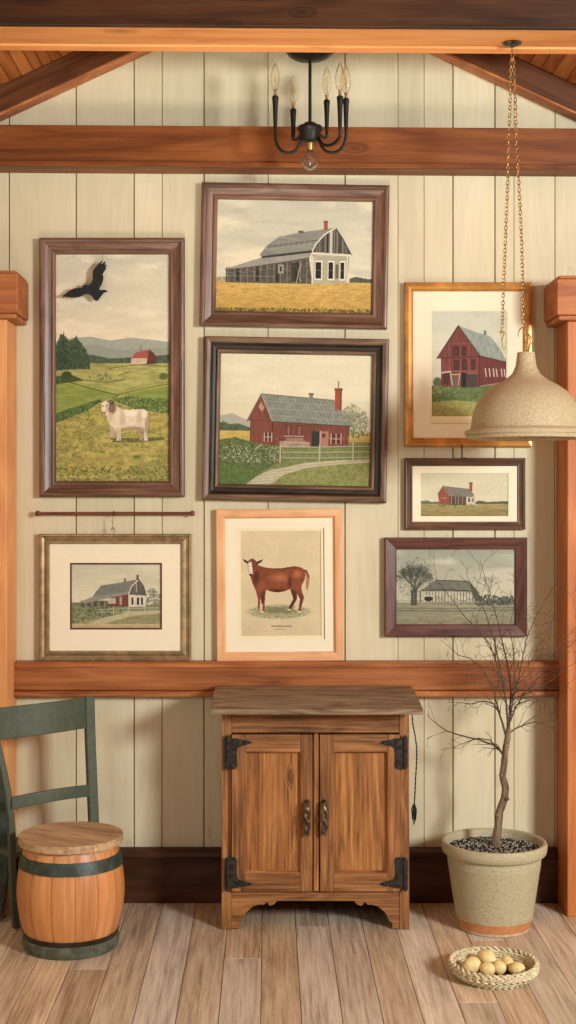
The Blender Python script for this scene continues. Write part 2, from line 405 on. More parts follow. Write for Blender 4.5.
# rafters
for k, sgn in enumerate((-1, 1)):
    end = 1.86 if sgn < 0 else 1.78
    th = .098
    xs = RX, RX+sgn*end
    pl = [(xs[0], cz(xs[0])-.002), (xs[1], cz(xs[1])-.002), (xs[1], cz(xs[1])-th), (xs[0], cz(xs[0])-th)]
    mb = MB()
    L = math.atan(RS)
    mb.prism(pl, -.070, -.001, 'y', grain=0)
    mb.g = [(g0, g1, g2+sgn*RS*g0) for g0, g1, g2 in mb.g]
    o = struct(mb.build('trim_%d' % (3+k), M['rafter'], bevel=.003), '%s sloping rafter against the wall' % ('left', 'right')[k])
    pl = [(xs[0], cz(xs[0])-th-.001), (xs[1], cz(xs[1])-th-.001), (xs[1], cz(xs[1])-th-.012), (xs[0], cz(xs[0])-th-.012)]
    MB().prism(pl, -.072, -.001, 'y', grain=0).build('lit_under_strip', M['cap'], o, bevel=.002)  # paler strip: light on the rafter underside put into its colour
# chair rail
mb = MB().box(-1.05, 1.09, -.055, -.001, .785, .890, 'x')
o = struct(mb.build('trim_5', M['rail'], bevel=.005), 'red brown wooden rail along the wall under the pictures')
MB().box(-1.05, 1.09, -.063, -.001, .762, .784, 'x').build('lower_bead', M['rail'], o, bevel=.006)
MB().box(-1.05, 1.09, -.060, -.050, .868, .884, 'x').build('upper_bead', M['rail'], o, bevel=.004)
# baseboard
mb = MB().box(XL, XR, -.030, -.001, 0, .165, 'x')
o = struct(mb.build('baseboard_back', M['base'], bevel=.003), 'dark wooden baseboard')
MB().prism([(-.001, .165), (-.040, .165), (-.046, .175), (-.043, .190), (-.030, .198), (-.001, .200)], XL, XR, 'x', grain=0).build('top_bead', M['base'], o, smooth=True)
# half-height posts with capitals
def post(name, xi, xo, m, label, z0, z1):
    a, b_ = min(xi, xo), max(xi, xo); sg = 1 if xi > xo else -1
    p = MB().box(a, b_, -.19, -.001, 0, z0, 'z').build(name, m, bevel=.004); struct(p, label)
    def cp(ex, ey, za, zb, mb): mb.box(a-ex, b_+ex, -.19-ey, -.001, za, zb, 'x')
    mb = MB(); cp(.044, .035, z0+.018, z1-.012, mb)
    cp(.037, .028, z0, z0+.017, mb); cp(.037, .028, z1-.011, z1, mb)
    mb.build('post_capital', M['cap'], p, bevel=.004)
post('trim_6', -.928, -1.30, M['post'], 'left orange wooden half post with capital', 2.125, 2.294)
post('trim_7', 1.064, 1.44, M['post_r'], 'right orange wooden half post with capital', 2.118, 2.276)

# ------------------------------------------------------------------ painter for the pictures
def fbm(X, Y, sx, sy, seed, octv=4):
    out = np.zeros_like(X); amp = 1; tot = 0
    for o in range(octv):
        r = np.random.RandomState(seed*31+o); T = r.rand(67, 67)
        u = X/sx*(2**o)+11.3*o; v = Y/sy*(2**o)+5.7*o
        i = np.floor(u).astype(int); j = np.floor(v).astype(int); fu = u-i; fv = v-j
        fu = fu*fu*(3-2*fu); fv = fv*fv*(3-2*fv)
        a = T[i % 67, j % 67]; b = T[(i+1) % 67, j % 67]; c = T[i % 67, (j+1) % 67]; d = T[(i+1) % 67, (j+1) % 67]
        out += amp*((a*(1-fu)+b*fu)*(1-fv)+(c*(1-fu)+d*fu)*fv); tot += amp; amp *= .55
    return out/tot
class Canvas:
    def __init__(s, x0, y0, x1, y1, res=2.6):
        s.b = (x0, y0, x1, y1); s.nx = int((x1-x0)*res)+1; s.ny = int((y1-y0)*res)+1
        s.X, s.Y = np.meshgrid(np.linspace(x0, x1, s.nx), np.linspace(y0, y1, s.ny))
        s.A = np.zeros(s.X.shape+(3,)); s.seed = int(x0+y0)
        s.r = np.random.RandomState(s.seed)
    def put(s, mask, col, a=1, tex=0, ts=(2, 2)):
        s.seed += 1
        m = np.clip(mask*a, 0, 1)[..., None]; c = np.array(col, float)*np.ones_like(s.A)
        if tex: c = c*(1+tex*2*(fbm(s.X, s.Y, ts[0], ts[1], s.seed)-.5)[..., None])
        s.A = s.A*(1-m)+c*m
    def grad(s, y0, y1, c0, c1, tex=0, ts=(8, 3)):
        f = np.clip((s.Y-y0)/(y1-y0), 0, 1)[..., None]
        c = np.array(c0, float)*(1-f)+np.array(c1, float)*f
        s.seed += 1
        if tex: c = c*(1+tex*2*(fbm(s.X, s.Y, ts[0], ts[1], s.seed)-.5)[..., None])
        m = ((s.Y >= y0) & (s.Y <= y1+.5))[..., None]; s.A = np.where(m, c, s.A)
    def inside(s, pts):
        m = np.zeros(s.X.shape, bool); n = len(pts)
        for i in range(n):
            (xa, ya), (xb, yb) = pts[i], pts[(i+1) % n]
            if ya == yb: continue
            c = ((ya > s.Y) != (yb > s.Y)) & (s.X < (xb-xa)*(s.Y-ya)/(yb-ya)+xa); m ^= c
        return m.astype(float)
    def poly(s, pts, col, a=1, tex=.12, ts=(2, 2)): s.put(s.inside(pts), col, a, tex, ts)
    def rect(s, x0, y0, x1, y1, col, a=1, tex=.1): s.poly([(x0, y0), (x1, y0), (x1, y1), (x0, y1)], col, a, tex)
    def line(s, pts, w_, col, a=1):
        m = np.zeros(s.X.shape)
        for (xa, ya), (xb, yb) in zip(pts, pts[1:]):
            dx, dy = xb-xa, yb-ya; L = dx*dx+dy*dy+1e-9
            t = np.clip(((s.X-xa)*dx+(s.Y-ya)*dy)/L, 0, 1)
            d = np.hypot(s.X-xa-t*dx, s.Y-ya-t*dy); m = np.maximum(m, np.clip((w_/2-d)/.35+.5, 0, 1))
        s.put(m, col, a)
    def ell(s, cx, cy, rx, ry, col, a=1, soft=.3, tex=.1):
        d = np.sqrt(((s.X-cx)/rx)**2+((s.Y-cy)/ry)**2); s.put(np.clip((1-d)/soft+.0, 0, 1), col, a, tex)
    def dabs(s, pts_mask, n, r, cols, a=.8, asp=1.0):
        x0, y0, x1, y1 = s.b; k = 0; tr = 0
        while k < n and tr < n*30:
            tr += 1; x = s.r.uniform(x0, x1); y = s.r.uniform(y0, y1)
            i = int((y-y0)/(y1-y0)*(s.ny-1)); j = int((x-x0)/(x1-x0)*(s.nx-1))
            if pts_mask[i, j] < .5: continue
            k += 1; rr = r*s.r.uniform(.6, 1.4); c = np.array(cols[s.r.randint(len(cols))], float)
            ia = max(0, i-int(rr*4)-2); ib = i+int(rr*4)+3; ja = max(0, j-int(rr*4)-2); jb = j+int(rr*4)+3
            d = np.sqrt(((s.X[ia:ib, ja:jb]-x)/rr)**2+((s.Y[ia:ib, ja:jb]-y)/(rr*asp))**2)
            m = np.clip((1.2-d)*2, 0, 1)[..., None]*a
            s.A[ia:ib, ja:jb] = s.A[ia:ib, ja:jb]*(1-m)+c*m
    def clouds(s, y1, col, amt=.5, sc=(30, 12)):
        s.seed += 1; n = fbm(s.X, s.Y, sc[0], sc[1], s.seed, 5)
        s.put(np.clip((n-.48)*5, 0, 1)*(s.Y < y1), col, amt)
    def tree(s, x, y, h, col, a=.8, w_=.8, spread=.5, dep=5):
        def rec(x, y, ang, L, w_, d):
            x2, y2 = x+math.cos(ang)*L, y-math.sin(ang)*L
            s.line([(x, y), (x2, y2)], max(w_, .3), col, a)
            if d <= 0: return
            for k in (-1, 0, 1):
                if k == 0 and d < 2: continue
                rec(x2, y2, ang+k*spread+s.r.uniform(-.2, .2), L*s.r.uniform(.6, .8), w_*.65, d-1)
        rec(x, y, PI/2, h*.3, w_, dep)
    def mesh(s, name, parent, cpx, sc, yy, rot_cx):
        # the painted sheet: a fine grid carrying the paint colours, with a thin board behind it
        x0, y0, x1, y1 = s.b; ccx, ccy = cpx; ny, nx = s.ny, s.nx
        VXs = (s.X-ccx)*sc; VZ = -(s.Y-ccy)*sc
        co = np.stack([VXs, np.full_like(VXs, yy), VZ], -1).reshape(-1, 3)
        idx = np.arange(ny*nx).reshape(ny, nx)
        q = np.stack([idx[:-1, :-1], idx[1:, :-1], idx[1:, 1:], idx[:-1, 1:]], -1).reshape(-1, 4)
        nb = ny*nx
        bx = np.array([[(X-ccx)*sc, yb, -(Y-ccy)*sc] for yb in (yy+.0006, yy+.004) for (X, Y) in ((x0, y0), (x1, y0), (x1, y1), (x0, y1))])
        bq = np.array([[0, 1, 2, 3], [7, 6, 5, 4], [0, 4, 5, 1], [1, 5, 6, 2], [2, 6, 7, 3], [3, 7, 4, 0]])+nb
        co = np.concatenate([co, bx]); q = np.concatenate([q, bq])
        me = bpy.data.meshes.new(name); me.from_pydata(co.tolist(), [], q.tolist())
        rr = s.r.rand(ny, nx); rr = (rr+np.roll(rr, 1, 0)+np.roll(rr, 1, 1)+np.roll(np.roll(rr, 1, 0), 1, 1))/4
        A = s.A*(1+.11*(rr-.5)[..., None]); lum = (A*np.array([.3, .59, .11])).sum(-1, keepdims=True)
        A = (A*.86+lum*.14)*np.array([.985, .975, .95])
        c = np.clip(A, 0, 255).reshape(-1, 3)/255; c = np.concatenate([c, np.full((8, 3), .6)])
        c = np.where(c <= .04045, c/12.92, ((c+.055)/1.055)**2.4); c = np.concatenate([c, np.ones((len(c), 1))], 1)
        ca = me.color_attributes.new('Col', 'FLOAT_COLOR', 'POINT'); ca.data.foreach_set('color', c.ravel().astype(np.float32))
        me.materials.append(M['art']); o = bpy.data.objects.new(name, me); C.objects.link(o); o.parent = parent
        return o

def paint1():
    c = Canvas(55, 253, 171.5, 483)
    c.grad(253, 350, (198, 192, 174), (224, 212, 184), .05, (30, 10)); c.clouds(345, (232, 222, 198), .7)
    c.poly([(55, 341), (75, 337), (90, 336), (110, 340), (130, 337), (150, 339), (171.5, 342), (171.5, 366), (55, 366)], (158, 164, 152), 1, .05)
    c.poly([(55, 350), (90, 344), (120, 349), (171.5, 347), (171.5, 366), (55, 366)], (140, 150, 136), .7, .06)
    c.poly([(55, 357), (90, 354), (110, 358), (130, 357), (171.5, 354), (171.5, 366), (55, 366)], (78, 94, 74), 1, .3)
    c.grad(363, 483, (168, 164, 92), (158, 160, 84), .25, (9, 2))
    m = c.inside([(70, 372), (115, 372), (115, 381), (70, 381)]); c.dabs(m, 120, 1.1, [(104, 118, 66), (128, 136, 78), (176, 172, 110)])
    c.line([(108, 368), (135, 364), (171, 366)], .8, (92, 100, 56), .8); c.line([(118, 375), (130, 371)], 1, (88, 100, 56), .8)
    c.line([(85, 380), (105, 382), (125, 379)], .9, (84, 96, 52), .8)
    c.poly([(55, 380), (75, 381), (100, 386), (128, 391), (150, 385), (171.5, 382), (171.5, 400), (120, 405), (55, 425)], (156, 160, 78), 1, .15, (8, 2))
    c.poly([(55, 382), (90, 388), (118, 394), (110, 398), (98, 400), (55, 418)], (138, 152, 68), 1, .15, (10, 1.5))
    c.poly([(171.5, 386), (140, 391), (110, 400), (130, 406), (171.5, 409)], (132, 148, 68), 1, .15, (8, 1.5))
    c.line([(62, 380), (90, 388), (118, 395), (112, 398)], 1.1, (70, 84, 44), .8); c.line([(118, 394), (135, 390), (171, 383)], .9, (96, 104, 54), .8)
    m = c.inside([(55, 413), (80, 405), (98, 399), (101, 401), (85, 412), (55, 425)]); c.put(m, (78, 104, 52), .9, .4); c.dabs(m, 160, 1, [(56, 84, 40), (98, 122, 60)])
    m = c.inside([(112, 399), (128, 396), (171.5, 399), (171.5, 414), (135, 409)]); c.put(m, (90, 114, 54), .9, .4); c.dabs(m, 220, 1, [(64, 92, 42), (110, 132, 62), (140, 150, 76)])
    m = c.inside([(55, 423), (86, 411), (102, 401), (112, 403), (135, 410), (171.5, 414), (171.5, 483), (55, 483)])
    c.put(m, (170, 156, 80), 1, .3, (7, 3))
    c.dabs(m*(c.Y < 470), 1500, .9, [(196, 172, 82), (178, 160, 74), (150, 150, 70), (206, 184, 96)], .55, .7)
    c.dabs(m*(fbm(c.X, c.Y, 22, 12, 9) > .52), 900, 1, [(118, 132, 62), (98, 116, 52), (140, 144, 68)], .6, .8)
    c.dabs(m*(c.Y > 466), 500, 1, [(84, 96, 46), (112, 118, 56), (150, 140, 66)], .7, 1)
    c.ell(136, 457, 4, 2, (96, 104, 50), .8)
    # conifers
    for x, top, w_ in ((58, 345, 5), (63, 330, 7), (70, 340, 6), (76, 334, 8), (83, 346, 6), (87, 352, 4)):
        pts = [(x, top)]; n = 7
        for k in range(1, n+1): yy = top+(369-top)*k/n; pts += [(x+w_*k/n*.9, yy), (x+w_*k/n*.55, yy-.5)]
        for k in range(n, 0, -1): yy = top+(369-top)*k/n; pts += [(x-w_*k/n*.55, yy-.5), (x-w_*k/n*.9, yy)]
        c.poly(pts, (54, 74, 54), 1, .35)
    m = c.inside([(55, 346), (60, 333), (65, 336), (69, 341), (75, 336), (80, 342), (86, 350), (88, 368), (55, 370)]); c.put(m, (56, 76, 56), .85, .35); c.dabs(m, 420, .9, [(44, 62, 46), (70, 90, 62), (86, 104, 72)], .6)
    c.ell(66, 375, 6, 5, (58, 78, 44)); c.poly([(55, 376), (70, 374), (84, 380), (55, 384)], (60, 80, 44), .9, .3); c.ell(163, 376, 5, 4, (88, 106, 58))
    # barn
    c.poly([(131, 358), (135, 352), (149, 349), (147, 358)], (168, 84, 74)); c.poly([(147, 358), (149, 349), (153, 352), (157, 358), (155, 363), (146, 364)], (104, 54, 50))
    c.poly([(131, 358), (147, 358), (146, 364), (130, 364)], (206, 178, 152)); c.line([(130, 365), (156, 363)], .6, (70, 70, 44)); c.line([(140.5, 351), (140.5, 345)], .6, (90, 80, 70))
    # cow
    c.poly([(112, 438), (135, 438), (164, 437), (164, 439.6), (140, 442), (112, 442)], (92, 92, 46), .85)
    c.poly([(137, 426), (142, 427), (141, 433), (143, 441), (139, 440), (138.5, 434), (136, 431)], (170, 142, 114), 1, .1)
    c.poly([(109, 424), (114, 426), (113.4, 438.5), (109.8, 438.5), (109.6, 431)], (196, 170, 140), 1, .1)
    body = [(106, 402), (111, 402.5), (116, 406), (121, 408.6), (128, 409.6), (136, 408.8), (143, 408.8), (147, 411), (148.6, 416), (148.3, 424), (147.2, 431), (147.4, 441.5), (143.4, 442), (143.2, 434), (142.5, 428.5), (138, 427.5), (131, 429), (123.5, 428), (120.6, 430), (120.4, 440.5), (116, 441.5), (115.4, 432), (113, 427), (109.5, 425), (106.5, 418), (105, 412)]
    c.poly(body, (226, 208, 180), 1, .08)
    bm_ = c.inside(body)
    def sh(cx, cy, rx, ry, col, a): c.put(bm_*np.clip((1-np.hypot((c.X-cx)/rx, (c.Y-cy)/ry))*2, 0, 1), col, a)
    sh(133, 430, 16, 5, (158, 132, 106), .8); sh(147.5, 425, 4, 16, (160, 132, 106), .7); sh(118, 434, 3, 8, (196, 172, 146), .7); sh(130, 413, 14, 4, (244, 232, 212), .9)
    sh(122, 418, 4, 10, (190, 164, 138), .6); sh(139, 417, 3.5, 9, (190, 166, 140), .6); sh(144, 414, 4, 5, (240, 226, 204), .8)
    c.put(bm_*np.clip((1-np.hypot((c.X-111.5)/5, (c.Y-407.5)/7.5))*2.5, 0, 1), (128, 94, 76), .9); sh(110, 417, 3.5, 6, (206, 182, 154), .8)
    c.line([(120.5, 428.4), (131, 429.4), (138, 428)], .5, (110, 88, 70), .8); c.line([(115.7, 428), (116, 440)], .5, (120, 96, 78), .7); c.line([(143.3, 429), (143.5, 441)], .5, (120, 96, 78), .7); c.line([(148.4, 413), (149, 422), (148.4, 431)], .8, (132, 104, 82), .9)
    c.poly([(101, 402), (104.5, 400.6), (108, 402), (108, 406), (106.4, 411.5), (105, 414), (102.3, 414), (101.2, 409)], (232, 214, 192), 1, .06)
    c.line([(106.8, 403), (106.2, 411)], .9, (150, 118, 96), .8); c.ell(103.6, 412.6, 1.7, 1.2, (96, 68, 58)); c.ell(102.6, 405.8, .7, .8, (50, 36, 30)); c.ell(106, 405.6, .7, .8, (50, 36, 30))
    c.line([(98, 399.6), (99.6, 401.4), (102, 401.4)], 1, (74, 54, 44)); c.line([(107.5, 401.6), (110.5, 400), (113, 401.6)], 1.1, (84, 60, 48)); c.poly([(108, 402), (113, 401.5), (114.5, 404), (110, 405)], (104, 76, 62))
    for x in (111.4, 118, 145.2): c.ell(x, 441 if x > 112 else 438.6, 2, .8, (84, 66, 52))
    m = c.inside([(106, 439), (152, 439), (152, 444), (106, 444)]); c.dabs(m, 90, .7, [(150, 146, 72), (176, 160, 80), (120, 124, 60)], .7, 1.4)
    return c
def paint2():
    c = Canvas(214.5, 197.5, 374.5, 313.5)
    c.grad(197, 285, (188, 184, 168), (212, 206, 184), .05, (30, 8)); c.clouds(282, (226, 214, 186), .8, (42, 16))
    c.put(np.clip((fbm(c.X, c.Y, 30, 10, 77)-.55)*5, 0, 1)*(c.Y < 280), (166, 164, 152), .4)
    c.poly([(350, 277), (356, 275), (362, 276), (368, 277), (374, 277), (374, 284), (350, 284)], (84, 84, 70), 1, .3); c.poly([(214, 277), (226, 277), (226, 283), (214, 283)], (150, 150, 130), 1, .3)
    c.grad(281, 313.5, (200, 164, 86), (184, 144, 66), .18, (6, 1.6)); m = (c.Y > 282).astype(float)
    c.dabs(m, 1700, .8, [(218, 176, 86), (170, 128, 54), (206, 160, 72), (190, 150, 80)], .5, .6)
    c.dabs((c.Y > 308).astype(float), 500, .9, [(92, 86, 40), (120, 104, 50), (74, 74, 38)], .7, 1)
    for x, y in ((285, 292), (345, 291)): c.dabs(c.inside([(x-14, y-1.5), (x+12, y-1.5), (x+14, y+1.5), (x-12, y+1.5)]), 60, .8, [(120, 92, 44), (140, 108, 52)], .7, .5)
    # long lean-to
    c.poly([(226, 268), (309, 256), (313, 283), (226, 283)], (84, 80, 72), 1, .3)
    for k in range(26):
        x = 228+k*3.3; t = (x-226)/84; y0 = 269-t*11
        if k % 2 == 0: c.line([(x, y0), (x, 283)], .7, (140, 134, 120), .8)
        elif k % 3 == 0: c.rect(x-1.4, y0+2, x+1.4, 281, (40, 37, 33), .9)
        c.line([(x-1.5, y0+4+k % 3), (x+1.8, y0+4+k % 3)], .5, (150, 144, 128), .6)
    c.rect(278, 264, 284, 273, (150, 144, 130)); c.rect(280, 266, 282, 271, (50, 46, 42)); c.line([(296, 264), (301, 280)], 1, (160, 152, 136)); c.rect(292, 262, 300, 281, (44, 40, 36), .7); c.line([(301, 262), (297, 282)], .9, (170, 162, 146))
    c.line([(226, 276), (275, 276)], .6, (150, 144, 128), .7)
    c.poly([(224.5, 269.5), (262, 257), (313, 250), (309, 256.5), (250, 267)], (146, 144, 136), 1, .1, (8, 1)); c.line([(225, 270), (250, 267), (310, 257)], .6, (88, 84, 76))
    # gambrel roof
    c.poly([(259.5, 254), (268, 244), (279, 236), (300, 231.5), (335.5, 226), (325, 234), (316, 243), (312, 251), (262, 257)], (132, 131, 124), 1, .14, (7, 1))
    c.line([(268, 246), (318, 239)], .9, (84, 82, 76), .8); c.line([(266, 249), (314, 243)], .8, (166, 162, 150), .7)
    for k in range(9): c.line([(270+k*5.4, 244.5-k*.7), (269+k*5.4, 248.5-k*.7)], .6, (78, 75, 68), .7)
    c.poly([(261, 256), (312, 249), (312, 251.5), (262, 258)], (56, 54, 50))
    # gable end
    up = [(335.5, 227), (343, 238), (351, 252.5), (312.5, 251), (316, 243), (324, 234)]
    c.poly(up, (82, 78, 70), 1, .2, (1, 8))
    um = c.inside(up)
    for k in range(13):
        x = 314+k*2.9; mm = um*(np.abs(c.X-x) < .45); c.put(mm, (150, 144, 130) if k % 3 else (44, 41, 37), .7)
    c.put(um*(np.abs(c.X-331) < 1.2), (206, 200, 184), .9); c.put(um*(np.abs(c.X-327.5) < 1), (40, 36, 33), .8)
    c.poly([(312.5, 252), (350, 253.5), (348, 281.5), (313, 283)], (172, 165, 146), 1, .12, (4, .8))
    for y in range(256, 282, 2): c.line([(313, y), (348, y)], .35, (128, 120, 104), .6)
    for x0, x1 in ((316, 321.8), (329, 333.6), (341, 344.8)):
        c.rect(x0-1, 259.5, x1+1, 279, (222, 216, 200)); c.rect(x0, 261, x1, 277.5, (38, 35, 32)); c.line([(x0, 269), (x1, 269)], .4, (160, 154, 140))
    c.rect(336, 263, 339, 277, (96, 90, 80)); c.rect(312, 256, 314, 283, (205, 198, 180))
    c.line([(335.5, 226.5), (343, 237.5), (351.5, 253)], 1, (58, 54, 49)); c.line([(312.5, 250), (316, 242.5), (324.5, 233), (335, 226.5)], 1.2, (220, 214, 198)); c.line([(312, 252.3), (351, 254)], 1.4, (214, 207, 190)); c.line([(347.6, 254), (347.3, 281)], 1, (214, 207, 190))
    c.rect(323.4, 220, 327.4, 229, (150, 78, 62)); c.rect(323, 219.3, 327.8, 221, (122, 62, 50)); c.rect(298, 229.5, 303, 232, (84, 76, 68))
    return c
def paint3():
    c = Canvas(218, 353, 371.5, 487.5)
    c.grad(353, 440, (222, 214, 184), (214, 206, 178), .03, (30, 8)); c.clouds(400, (230, 224, 198), .5, (40, 10))
    c.poly([(218, 417), (232, 414), (244, 419), (256, 424), (256, 432), (218, 432)], (164, 166, 156), .9, .05)
    c.poly([(218, 425), (223, 422), (230, 425), (238, 424), (250, 428), (250, 433), (218, 433)], (84, 98, 74), 1, .3)
    c.grad(431.5, 444, (206, 174, 92), (184, 156, 76), .1); c.poly([(218, 441), (371.5, 441), (371.5, 487.5), (218, 487.5)], (118, 130, 72), 1, .2)
    c.ell(354, 420, 14, 16, (152, 156, 132), .75, .8, .3); c.dabs(c.inside([(342, 408), (352, 402), (366, 410), (369, 425), (364, 434), (344, 432)]), 420, .8, [(120, 126, 98), (176, 178, 152), (98, 106, 78), (140, 146, 116)], .55)
    c.tree(354, 437, 34, (98, 96, 78), .5, 1.2, .55, 4); c.dabs(c.inside([(348, 428), (371, 430), (371, 437), (348, 436)]), 90, 1, [(92, 104, 68), (112, 122, 82)], .8)
    # barn walls
    c.poly([(261, 394.5), (247.5, 421), (250.7, 421.5), (250.7, 443.5), (272.6, 446), (272.6, 420)], (132, 72, 58), 1, .2, (1, 9))
    c.poly([(272.6, 420), (350.5, 424), (348.8, 446), (272.6, 446)], (126, 68, 56), 1, .2, (1, 9))
    for k in range(38): x = 251+k*2.58; c.line([(x, 424 if x > 273 else 422-max(0, (x-250)*1.3)+4), (x, 445)], .35, (84, 40, 34), .55)
    c.dabs(c.inside([(250, 436), (349, 434), (349, 446), (250, 446)]), 90, .7, [(176, 120, 100), (96, 44, 38), (160, 96, 80)], .5, 2)
    c.poly([(258, 407), (261, 402), (264, 408), (262, 412)], (196, 160, 140), .8); c.line([(250.7, 422), (250.7, 443)], .8, (90, 44, 38)); c.line([(272.6, 421), (272.6, 445)], .8, (90, 44, 38)); c.line([(251, 421), (272, 421)], .5, (90, 44, 38))
    for x0, x1 in ((285, 292.5), (296, 303.5)):
        c.rect(x0, 425, x1, 436, (96, 46, 42)); c.rect(x0+.8, 426, x1-.8, 434, (120, 68, 60)); c.line([(x0-.5, 436), (x1+.5, 436)], 1, (208, 190, 170), .8); c.line([((x0+x1)/2, 426), ((x0+x1)/2, 435)], .6, (180, 130, 114))
    for x0, x1, y0, y1 in ((264.6, 272, 433, 441.5), (331.6, 341.5, 433, 443)):
        c.rect(x0, y0, x1, y1, (96, 48, 42)); 
        for q in range(3): c.line([(x0+(x1-x0)*q/2, y0), (x0+(x1-x0)*q/2, y1)], .9, (212, 198, 178), .85)
        c.line([(x0, (y0+y1)/2), (x1, (y0+y1)/2)], .6, (212, 198, 178), .85)
    c.rect(312, 430.6, 320.3, 446, (46, 54, 46)); c.rect(321, 430.6, 328.8, 446, (176, 116, 98)); c.rect(322.6, 433, 326, 437, (84, 56, 46)); c.line([(320.6, 430), (320.6, 446)], .7, (206, 186, 164))
    c.rect(287, 438, 306, 443, (158, 128, 110), .9); c.rect(304, 434, 309, 440, (130, 62, 52))
    # roof
    rf = [(261, 394.2), (334, 399.6), (341, 408), (351.8, 424.6), (330, 424), (272, 421.5)]
    c.poly(rf, (132, 138, 128), 1, .16, (3, 3)); rm = c.inside(rf)
    for k in range(22):
        x = 262+k*3.6; c.put(rm*(np.abs((c.X-x)-(c.Y-395)*.42) < .4), (100, 108, 100), .5)
    for y in (401, 408, 415): c.put(rm*(np.abs(c.Y-y-(c.X-261)*.05) < .4), (168, 172, 160), .5)
    c.line([(272, 421.8), (351.8, 425.2)], .9, (64, 58, 52)); c.line([(261, 394), (247, 421.5)], 1.1, (96, 90, 80)); c.line([(261, 394.3), (272.4, 421)], .8, (176, 176, 164)); c.line([(261, 394), (334, 399.3)], .7, (88, 90, 84))
    c.rect(309, 393, 313, 398, (128, 118, 104)); c.rect(308.4, 392.5, 313.6, 394, (88, 80, 70))
    c.rect(334.8, 388, 341.6, 409, (164, 74, 54)); c.rect(334, 387, 342.4, 389.5, (136, 60, 44)); c.rect(340, 388, 341.6, 409, (120, 52, 40)); c.line([(338.2, 387), (338.2, 381)], 1, (110, 84, 66)); c.ell(338.2, 381, 1.3, 1, (150, 120, 96))
    # garden, path, fence
    m = c.inside([(218, 441), (235, 438), (252, 443), (276, 446), (284, 452), (280, 462), (262, 472), (244, 487), (218, 487)])
    c.put(m, (96, 112, 64), 1, .3); c.dabs(m, 900, .9, [(70, 90, 50), (112, 126, 74), (88, 108, 60), (60, 78, 44)], .6)
    c.dabs(m*(c.Y < 463)*(c.Y > 444), 230, .5, [(214, 208, 184), (196, 190, 168)], .8)
    c.dabs(m*(c.Y > 466), 300, 1.0, [(96, 124, 58), (80, 108, 50)], .6)
    m = c.inside([(266, 487), (275, 478), (308, 467), (340, 463), (371.5, 461), (371.5, 487.5)]); c.put(m, (134, 140, 78), 1, .2); c.dabs(m, 700, .9, [(112, 126, 64), (152, 154, 92), (168, 160, 104), (98, 112, 54)], .5, .6)
    pth = [(244, 487.5), (256, 478), (269, 471), (307, 462.5), (340, 459.5), (371.5, 458), (371.5, 461), (340, 463.5), (308, 467.5), (285, 475), (268, 487.5)]
    c.poly(pth, (190, 180, 154), 1, .1, (4, 1)); pm = c.inside(pth)
    for y in range(464, 488, 3): c.put(pm*(np.abs(c.Y-y+(c.X-260)*.1) < .35), (146, 136, 112), .6)
    for y in (448, 453.5, 459): c.line([(281, y-1), (320, y-1.5), (345, y-2.5), (371, y-3)], 1.1, (170, 166, 146), .95); c.line([(281, y), (320, y-.5), (345, y-1.5), (371, y-2)], .5, (76, 84, 56), .7)
    for x, y in ((281, 462), (320.5, 461), (354, 458)): c.line([(x, y-17), (x, y)], 1.7, (178, 172, 150)); c.line([(x+1, y-17), (x+1, y)], .5, (86, 84, 64))
    c.poly([(280, 441), (310, 442), (310, 447), (280, 447)], (176, 160, 138), .8, .3)
    return c
